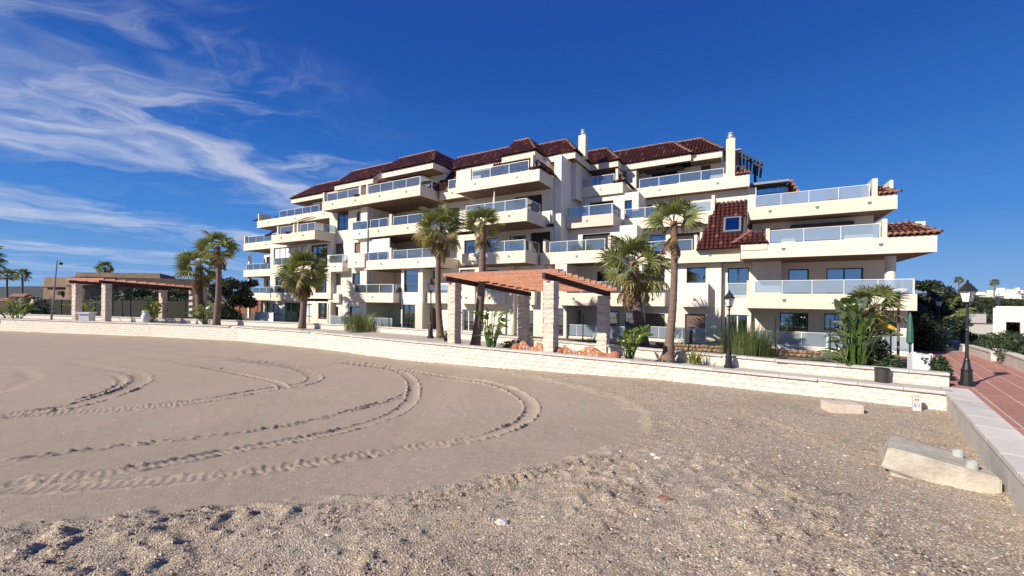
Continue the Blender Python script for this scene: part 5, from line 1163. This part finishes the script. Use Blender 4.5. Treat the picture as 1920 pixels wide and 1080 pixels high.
# ------------------------------------------------------------------ promenade furniture
p = onz(1651, 690, .48); d_ = Vector(SWL[1]) - Vector(SWL[2]); n_ = Vector((d_.y, -d_.x)).normalized(); n_ = n_ if n_.y < 0 else -n_
r = empty('litter_bin', (p.x + n_.x * .25, p.y + n_.y * .25, -.05), .4, 'brown cylindrical litter bin against the garden wall', 'litter bin')
MB().lathe([(.17, .0), (.2, .03), (.21, .50), (.2, .52)], 18).build('body', 'brownbin', r); MB().lathe([(.22, .521), (.22, .56), (.17, .57)], 18).build('rim', 'dark', r)
p = onz(1230, 665, .1)
r = empty('notice_stand', (*at(1291, 620, 19.6).to_2d(), .1), -.5, 'black boxy notice stand on a thin post beside the slim palm', 'sign'); MB().tube([(0, 0, 0), (0, 0, .75)], [.03, .03], 8).build('post', 'iron', r); MB().box(-.17, .17, -.07, .07, .75, 1.35).build('panel', 'dark', r)
r = empty('floodlight_post', (*at(1684, 640, 16.2).to_2d(), 0), 0, 'brown post with small twin floodlights in the corner garden', 'floodlight'); MB().tube([(0, 0, 0), (0, 0, 3.4)], [.045, .04], 8).build('post', 'soffit', r)
for x in (-.14, .14): MB().box(x - .09, x + .09, -.1, .06, 3.34, 3.46).build('floodlight', 'wframe', r)
r = empty('parasol', (*at(1706, 640, 19.5).to_2d(), 0), 0, 'closed green parasol by the building corner', 'parasol'); MB().lathe([(.03, 0), (.03, 1.0)], 8).build('pole', 'iron', r); MB().lathe([(.05, .9), (.14, 1.0), (.13, 1.5), (.07, 2.2), (.02, 2.45)], 9).build('canopy', 'green', r)
r = empty('banner', (*at(1648, 585, 16.4).to_2d(), 2.15), 0, 'torn yellow pennant hanging in the paddle leaves', 'flag')
V = []; 
for i in range(9):
    t = i / 8; V += [(.62 * t, .05 * math.sin(t * 5), .14 * (1 - .4 * t) - .35 * t), (.62 * t, .05 * math.sin(t * 5 + .5), -.10 - .35 * t)]
MB().add(V + [(x, y + .008, z) for x, y, z in V], [(2 * i, 2 * i + 1, 2 * i + 3, 2 * i + 2) for i in range(8)] + [(18 + 2 * i, 18 + 2 * i + 2, 18 + 2 * i + 3, 18 + 2 * i + 1) for i in range(8)]).build('cloth', 'yellow', r); MB().tube([(-.02, 0, -.4), (-.02, 0, .2)], [.012, .012], 6).build('stick', 'pwood', r)
r = empty('gate_pillar', (*at(1722, 690, 15.6).to_2d(), 0), -.4, 'white gate pillar with a blue side at the garden corner', 'pillar'); MB().box(-.26, .26, -.2, .2, 0, .92).build('pillar', 'wframe', r); MB().box(.262, .30, -.2, .2, 0, .92).build('side_panel', 'blue', r)
r = empty('planter_pedestal', (*at(163, 594, 40.5).to_2d(), 0), .2, 'white square pedestal between the far pergola columns', 'pedestal'); MB().box(-.42, .42, -.42, .42, 0, 1.05).build('body', 'wframe', r); MB().box(-.52, .52, -.52, .52, 1.052, 1.2).build('top', 'wframe', r)
r = empty('urn', (*at(273, 594, 41).to_2d(), 0), 0, 'pale rounded urn right of the second far pergola column', 'urn'); MB().lathe([(.2, 0), (.34, .3), (.38, .75), (.28, 1.1), (.2, 1.2), (.3, 1.32), (.3, 1.38)], 16).build('body', 'lampglass', r, True)
r = empty('light_pole', (*at(96, 592, 44).to_2d(), 0), 0, 'thin leaning grey light pole left of the fort', 'light pole'); e = at(107, 488, 44) - Vector((*at(96, 592, 44).to_2d(), 0)); MB().tube([(0, 0, 0), e], [.09, .05], 8).build('pole', 'metal', r); MB().tube([e, e + Vector((.3, 0, .02)), e + Vector((.42, 0, -.25))], [.03, .03, .03], 6).build('arm', 'metal', r); MB().lathe([(.06, 0), (.17, -.1), (.13, -.25), (.05, -.28)][::-1], 10).build('head', 'iron', r).location = e + Vector((.42, 0, -.22))
r = empty('cushion_awning', (*stw(-39.4, 24.6, B(4) - .9).to_2d(), B(4) - 1.05), -TH, 'beige cloth awning over the left third-floor terrace', 'awning'); MB().add([(-1.6, .0, -.05), (1.2, 0, .35), (1.2, 1.2, .75), (-1.6, 1.2, .5), (-1.6, 0, -.02), (1.2, 0, .38), (1.2, 1.2, .78), (-1.6, 1.2, .53)], BF).build('cloth', 'fabric', r); MB().tube([(-1.6, 1.2, .4), (1.2, 1.2, .6)], [.05, .05], 6).build('arm', 'awning', r)
# balcony things
p = stw(-16.9, 26.4, B(3) + .29); r = empty('folded_parasol', p, 0, 'folded white parasol on the middle third-floor balcony', 'parasol'); MB().lathe([(.025, 0), (.025, .9)], 6).build('pole', 'wframe', r); MB().lathe([(.03, .85), (.17, .95), (.13, 1.6), (.05, 2.35), (.01, 2.45)], 10).build('canopy', 'fabric', r)
for s_, t_, k, lab in ((-14.4, 27.2, 3, 'beige cushioned chair on the middle third-floor balcony corner'), (-29.4, 26.6, 1, 'yellow wooden chair on the left first-floor balcony'), (1.9, 29.2, 0, 'yellow wooden chair on the right ground-floor terrace'), (2.9, 29.3, 0, 'second yellow wooden chair beside the first on the right terrace'), (5.9, 29.2, 0, 'beige lounge chair near the white tables on the right terrace'), (-24.3, 26.5, 4, 'beige chair at the right end of the left fourth-floor terrace')):
    z = B(k) + .29 if k else .16; r = empty('terrace_chair', stw(s_, t_, z), -TH + rad(160), lab, 'chair', 'chairs on the terraces'); mm_ = 'wicker' if 'yellow' in lab else 'fabric'
    for x in (-.26, .26):
        for y in (-.26, .26): MB().box(x - .025, x + .025, y - .025, y + .025, 0, .42).build('leg', mm_, r)
    MB().box(-.3, .3, -.3, .3, .421, .52).build('seat', mm_, r); MB().box(-.3, .3, .24, .31, .521, 1.0).build('backrest', mm_, r)
for s_, lab in ((4.6, 'white table on the right ground-floor terrace'),):
    r = empty('terrace_table', stw(s_, 29.4, .16), -TH, lab, 'table'); MB().box(-.6, .6, -.4, .4, .70, .75).build('table_top', 'wframe', r)
    for x in (-.52, .52):
        for y in (-.33, .33): MB().box(x - .03, x + .03, y - .03, y + .03, 0, .698).build('leg', 'wframe', r)
blades('balcony_agave', stw(2.55, 29.0, B(1) + .3), 26, 1.15, .3, 'dark spiky agave behind the right first-floor balcony glass', 'dbush', .06, 12, arch=.95)
blades('balcony_plant', stw(-20.3, 26.9, B(4) + 1.6), 40, .5, .6, 'trailing green plant on the fourth-floor parapet of the middle wing', 'bush', .05, 13, arch=1.0)
blades('balcony_plant', stw(1.5, 33.0, B(2) + .3), 26, 1.5, .4, 'slender green plant on the right second-floor terrace', 'bush', .04, 14, arch=.7)

for s_, t_, k, lab in ((-27.0, 26.6, 3, 'leafy pot plant on the left third-floor terrace'), (-9.6, 27.9, 2, 'leafy pot plant on the recessed second-floor terrace'), (-5.6, 35.6, 4, 'leafy pot plant on the right fourth-floor terrace'), (4.9, 33.1, 3, 'leafy pot plant on the top right roof terrace'), (-50.2, 28.9, 4, 'leafy pot plant on the far left fourth-floor terrace')):
    r = blades('balcony_plant', stw(s_, t_, B(k) + .7), 40, .8, .5, lab, 'bush', .05, int(abs(s_) * 7), arch=.9); MB().lathe([(.16, -.40), (.22, -.02), (.24, 0)], 12).build('pot', 'terracotta', r)
for s_, t_, k, lab in ((-29.0, 26.8, 3, 'white folding table on the left third-floor terrace'), (3.4, 33.2, 3, 'white table on the top right roof terrace'), (-17.8, 26.2, 2, 'white table on the middle second-floor balcony')):
    r = empty('terrace_table', stw(s_, t_, B(k) + .295), -TH, lab, 'table'); MB().lathe([(.4, .70), (.4, .74)], 18).build('table_top', 'wframe', r); MB().lathe([(.2, 0), (.2, .03), (.03, .05), (.03, .698)], 10).build('leg', 'wframe', r)
# ------------------------------------------------------------------ far left: fort, ridge
fo = at(235, 560, 100); r = empty('old_fort', (fo.x, fo.y, 0), 0, 'weathered sandstone coastal fort with a round tower beyond the pergola', 'fort')
def battered(pts, z0, z1, k):
    c = sum((Vector(p) for p in pts), Vector((0, 0))) / len(pts); n = len(pts); v = [(*p, z0) for p in pts] + [(*(c + (Vector(p) - c) * k), z1) for p in pts]
    return MB().add(v, [tuple(range(n))[::-1], tuple(range(n, 2 * n))] + [(i, (i + 1) % n, n + (i + 1) % n, n + i) for i in range(n)])
W_ = lambda px, d: (at(px, 560, d).x - fo.x, d - fo.y)
battered([W_(80, 100), W_(180, 96), W_(390, 104), W_(390, 125), W_(80, 125)], -4, 7.3, .985).build('curtain_wall', 'fort', r)
battered([W_(140, 101), W_(300, 101), W_(330, 120), W_(140, 120)], 7.3, 8.6, .98).build('upper_wall', 'fort', r)
q = MB().lathe([(5.4, -4), (4.7, 5.0), (4.95, 5.1), (4.95, 5.35), (4.7, 5.45), (4.6, 7.2)], 28).build('round_tower', 'fort', r, False); q.location = (*W_(178, 97), 0)
b = MB(); a, c = Vector(W_(81, 99.6)), Vector(W_(176, 95.7))
b.add([(*a, 4.7), (*c, 4.7), (*(c + Vector((0, -.3))), 4.85), (*(a + Vector((0, -.3))), 4.85), (*(a + Vector((0, -.3))), 5.1), (*(c + Vector((0, -.3))), 5.1), (*c, 5.2), (*a, 5.2)], [(0, 1, 2, 3), (3, 2, 5, 4), (4, 5, 6, 7)]); b.build('cordon', 'fort', r)
for px in (112,): x, y = W_(px, 98.2); MB().box(x - .45, x + .45, y - .1, y + .5, 2.9, 3.9).build('window', 'interior', r)
for i, px in enumerate((24, 40, 52)):
    x = at(px, 560, 108); q = empty('ruined_house', (x.x, x.y, 0), .2, ('low ruined stone house at the left beyond the fence', 'small gabled stone house left of the fort', 'small white-gabled hut next to the fort')[i], 'house'); w = (2.0, 1.6, 1.2)[i]
    MB().box(-w, w, -1.5, 1.5, -4, (1.2, 2.4, 1.8)[i]).build('wall', 'fort', q); h = (1.2, 2.4, 1.8)[i]; MB().add([(-w - .1, -1.6, h), (w + .1, -1.6, h), (w + .1, 1.6, h), (-w - .1, 1.6, h), (-w, 0, h + .8), (w, 0, h + .8)], [(0, 1, 5, 4), (2, 3, 4, 5), (1, 2, 5), (3, 0, 4)]).build('roof', 'oldtile', q)
def hill(name, x0, x1, d0, d1, zt, m, label, seed, prof=None):
    n = 40; mrow = 8; V = []
    for j in range(mrow + 1):
        for i in range(n + 1):
            u = i / n; v = j / mrow; y = lerp(d0, d1, v); x = lerp(x0, x1, u) * (y / d0 if name == 'ridge' else 1)
            z = zt * sst(0, .75, v) * (prof(u) if prof else (.75 + .35 * noise.noise(Vector((u * 4, seed, 0))) + .1 * noise.noise(Vector((u * 15, seed, v * 4))))); V.append((x, y, -3.9 + max(0, z)))
    o = MB().add(V, [(j * (n + 1) + i, j * (n + 1) + i + 1, (j + 1) * (n + 1) + i + 1, (j + 1) * (n + 1) + i) for j in range(mrow) for i in range(n)]).build(name, m, None, True); tag(o, label, kind='structure'); return o
hill('ridge', -2600, -900, 1300, 1900, 50, mat('far_scrub', (.06, .065, .06), .98, var=.4, vscale=.01), 'low dark ridge far away at the left', 1)
for i, (px, d, w, h, lab) in enumerate(((470, 70, 3, 3.0, 'small terracotta-walled house behind the tall left palm'), (505, 75, 5, 3.4, 'pale low house behind the left end of the building'))):
    x = at(px, 560, d); q = empty('small_house', (x.x, x.y, 0), 0, lab, 'house'); MB().box(-w, w, -2, 2, -4, h).build('wall', 'terracotta' if i == 0 else 'white', q); MB().box(-w - .2, w + .2, -2.2, 2.2, h + .002, h + .3).build('roof', 'white', q)

# ------------------------------------------------------------------ right: street end, hillside
hz_ = hill('hillside', 70, 420, 80, 330, 14.5, mat('wooded_slope', (.05, .06, .03), .98, var=.5, vscale=.12), 'wooded hillside above the street', 3, lambda u: .72 + .42 * sst(.25, .9, u))
rng = random.Random(5)
def hill_z(x, y):
    hit = hz_.ray_cast(Vector((x, y, 200)), Vector((0, 0, -1))); return hit[1].z if hit[0] else None
bpy.context.view_layer.update(); k = 0
for i in range(400):
    if k >= 72: break
    d = rng.uniform(88, 172); px = rng.uniform(1715, 1985); p = at(px, 560, d); z = hill_z(p.x, p.y)
    if z is None: continue
    tr_lab = 'dark green pine tree on the wooded hillside at the right'
    if k < 3:
        src = tree('hillside_tree', (p.x, p.y, z - .3), 5.2, 3.1, tr_lab, 'dbush' if k % 2 else 'bush', 1500, .34, 60 + k, cz=.5, group='trees on the hillside')
        if k == 0: hsrc = []
        hsrc.append(src)
    else:
        s_ = hsrc[k % 3]; src = s_.copy(); COL.objects.link(src); src.location = (p.x, p.y, z - .3); src.rotation_euler = (0, 0, rng.uniform(0, 6.28)); q = rng.uniform(.6, 1.0); src.scale = (q * 1.1, q * 1.1, q)
        for ch in list(s_.children): c2 = ch.copy(); COL.objects.link(c2); c2.parent = src
    k += 1
def white_house(p, w, dp, h, rz, label, name='white_house', roof=None, wins=(), group=None):
    q = empty(name, p, rz, label, 'house', group); MB().box(-w / 2, w / 2, 0, dp, -3, h).build('wall', 'white', q)
    MB().box(-w / 2 + .15, w / 2 - .15, .15, dp - .15, h + .002, h + .18).build('roof', roof or 'white', q)
    for (x, z, ww, hh) in wins:
        f = MB().box(x - ww / 2, x + ww / 2, -.06, .02, z, z + hh).build('window', 'frame', q); MB().box(x - ww / 2 + .06, x + ww / 2 - .06, -.075, -.062, z + .06, z + hh - .06).build('pane', 'pane', f)
    return q
ORD = 'first second third fourth fifth sixth seventh eighth ninth tenth eleventh twelfth thirteenth fourteenth'.split()
vr = random.Random(12)
for row, n_v in ((0, 14), (1, 9)):
    for i in range(n_v):
        px = lerp(1783, 1922, (i + .5) / n_v) + (6 if row else 0); py = lerp(566, 549, i / (n_v - 1)) + vr.uniform(-1.5, 1.5) + (9 if row else 0)
        d = (232 if row == 0 else 212) + vr.uniform(-8, 8); p = at(px, py, d); w = vr.uniform(3.6, 6.5); h = vr.uniform(1.8, 3.0)
        lab = '%s small white villa from the left in the %s hilltop row' % (ORD[i], ('upper', 'lower')[row])
        q = white_house((p.x, p.y, p.z - 1.0), w, 6, h, vr.uniform(-.6, .3), lab, 'hilltop_villa', 'white', [(-w * .24, .9, .9, 1.0), (w * .2, .9, 1.1, 1.0)], 'villas on the hilltop')
        MB().box(-w * .3, w * vr.uniform(-.1, .3), 2.2, 5.5, h + .2, h + vr.uniform(1.2, 2.2)).build('upper_storey', 'white', q)
hA, hB = at(1862, 560, 45), at(2000, 560, 40.5); p = (hA + hB) / 2; white_house((p.x, p.y, -3.0), (hA - hB).to_2d().length, 8, 5.5, math.atan2((hB - hA).y, (hB - hA).x), 'white two-storey house with dark shutters at the right edge', wins=[(-8.5, 2.6, 1, 1.6), (-5, 2.2, 1, 1.9), (-1, 2.4, 1, 1.6), (4, 2.2, 1, 1.6), (8, 3.3, 1, 1.3)])
p = at(1808, 625, 74); white_house((p.x, p.y, -3.5), 9, 7, 4.6, .1, 'white house with grey tiled roof at the end of the street', roof='soffit', wins=[(-2, 1, 1.2, 1.3), (2, 1, 1.2, 1.3)])
p = at(1842, 620, 68); white_house((p.x, p.y, -3.5), 5, 2, 3.0, 0, 'low tan garden wall house beside the white street house', roof='soffit')
def car(p, rz, label, kind, m):
    r = empty('parked_' + kind, p, rz, label, kind, 'vehicles at the end of the walkway'); van = kind == 'van'; L = 4.6 if van else 4.1; h = 1.75 if van else 1.42; w = .85
    pr = ([(-L / 2, .3), (L / 2, .3), (L / 2, .85), (L / 2 - .35, 1.05), (L / 2 - 1.15, h), (-L / 2 + .15, h), (-L / 2, 1.0)] if van else [(-L / 2, .3), (L / 2, .3), (L / 2, .7), (L / 2 - .9, .9), (L / 2 - 1.6, h), (-L / 2 + .9, h), (-L / 2 + .2, .95), (-L / 2, .8)])
    n = len(pr); MB().add([(x, -w, z) for x, z in pr] + [(x, w, z) for x, z in pr], [tuple(range(n)), tuple(range(n, 2 * n))[::-1]] + [(i, n + i, n + (i + 1) % n, (i + 1) % n) for i in range(n)]).build('body', m, r)
    for y in (-w - .006, w + .006):
        for x0, x1 in (((-L / 2 + .35, -L / 2 + 1.5), (-L / 2 + 1.62, -L / 2 + 2.75), (-L / 2 + 2.85, L / 2 - 1.1)) if van else ((-L / 2 + 1.0, -.15), (-.05, L / 2 - 1.75))): MB().box(x0, x1, y - .004, y + .004, 1.0, h - .16).build('window', 'interior', r)
    for x in (-L / 2 + .8, L / 2 - .85):
        for y in (-w, w):
            q = MB().lathe([(.3, -.1), (.33, -.05), (.33, .05), (.3, .1)], 18).build('wheel', 'tyre', r); q.location = (x, y, .33); q.rotation_euler = (rad(90), 0, 0)
p = at(1803, 640, 60); car((p.x, p.y, -3.3), rad(8), 'white van parked at the end of the walkway', 'van', 'carwhite')
p = at(1752, 640, 58); car((p.x, p.y, -3.3), rad(0), 'dark car parked left of the white van, beyond the hedge', 'car', 'cardark')
p = at(1846, 640, 58); car((p.x, p.y, -3.2), rad(20), 'white car parked right of the white van', 'car', 'carwhite')
# planter walls and bushes on the right side of the walkway
def low_wall(a, b_, h, label, th=.3):
    a, b_ = Vector(a), Vector(b_); r = empty('planter_wall', (a.x, a.y, 0), math.atan2((b_ - a).y, (b_ - a).x), label, 'wall', 'planter walls along the walkway'); L = (b_ - a).length
    MB().box(0, L, -th / 2, th / 2, -.1, h).build('wall', 'cap', r); MB().box(-.02, L + .02, -th / 2 - .03, th / 2 + .03, h + .002, h + .07).build('coping', 'greycap', r)
P_ = lambda px, py, z=0: tuple(onz(px, py, z).to_2d())
low_wall(P_(1978, 720), P_(1870, 676), .55, 'near low planter wall on the right side of the walkway'); low_wall(P_(1866, 678), P_(1816, 662), .42, 'second low planter wall further along the walkway'); low_wall(P_(1812, 660), P_(1790, 650), .35, 'far stone-edged planter beside the walkway')
for i, (px, py, r_, h, lab) in enumerate(((1893, 672, 1.3, 1.15, 'clipped green hedge above the near planter wall'), (1935, 690, 1.2, 1.1, 'clipped green hedge at the right edge of the picture'), (1838, 660, 1.1, .9, 'brown-green low shrub in the far planter'), (1850, 664, .8, .7, 'sandy-coloured low shrub behind the second planter wall'))):
    q = onz(px, py, 0); bush((q.x + .5, q.y + .4, .2), r_, h, lab, 'bush', 2600, .07, 70 + i, 'hedges along the walkway')
q = at(1767, 632, 27); r = empty('flower_pot', (q.x, q.y, 0), 0, 'white planter with orange flowers near the parked cars', 'planter'); MB().lathe([(.2, 0), (.28, .5), (.3, .55)], 14).build('pot', 'wframe', r); q2 = link('flowers', leaf_cloud([(0, 0, .8, .4)], 500, .07, 3, 'mosaic'), r)
q = stw(8.9, 36); MB
r = empty('neighbouring_house', (*stw(7.6, 36.2).to_2d(), 0), -TH, 'tan lower block attached behind the right corner of the building', 'building'); MB().box(.15, .75, -2.6, 4, 0, 3.5).build('wall', 'cream', r); MB().box(.08, .82, -2.7, 4.1, 3.502, 3.65).build('roof', 'cap', r)
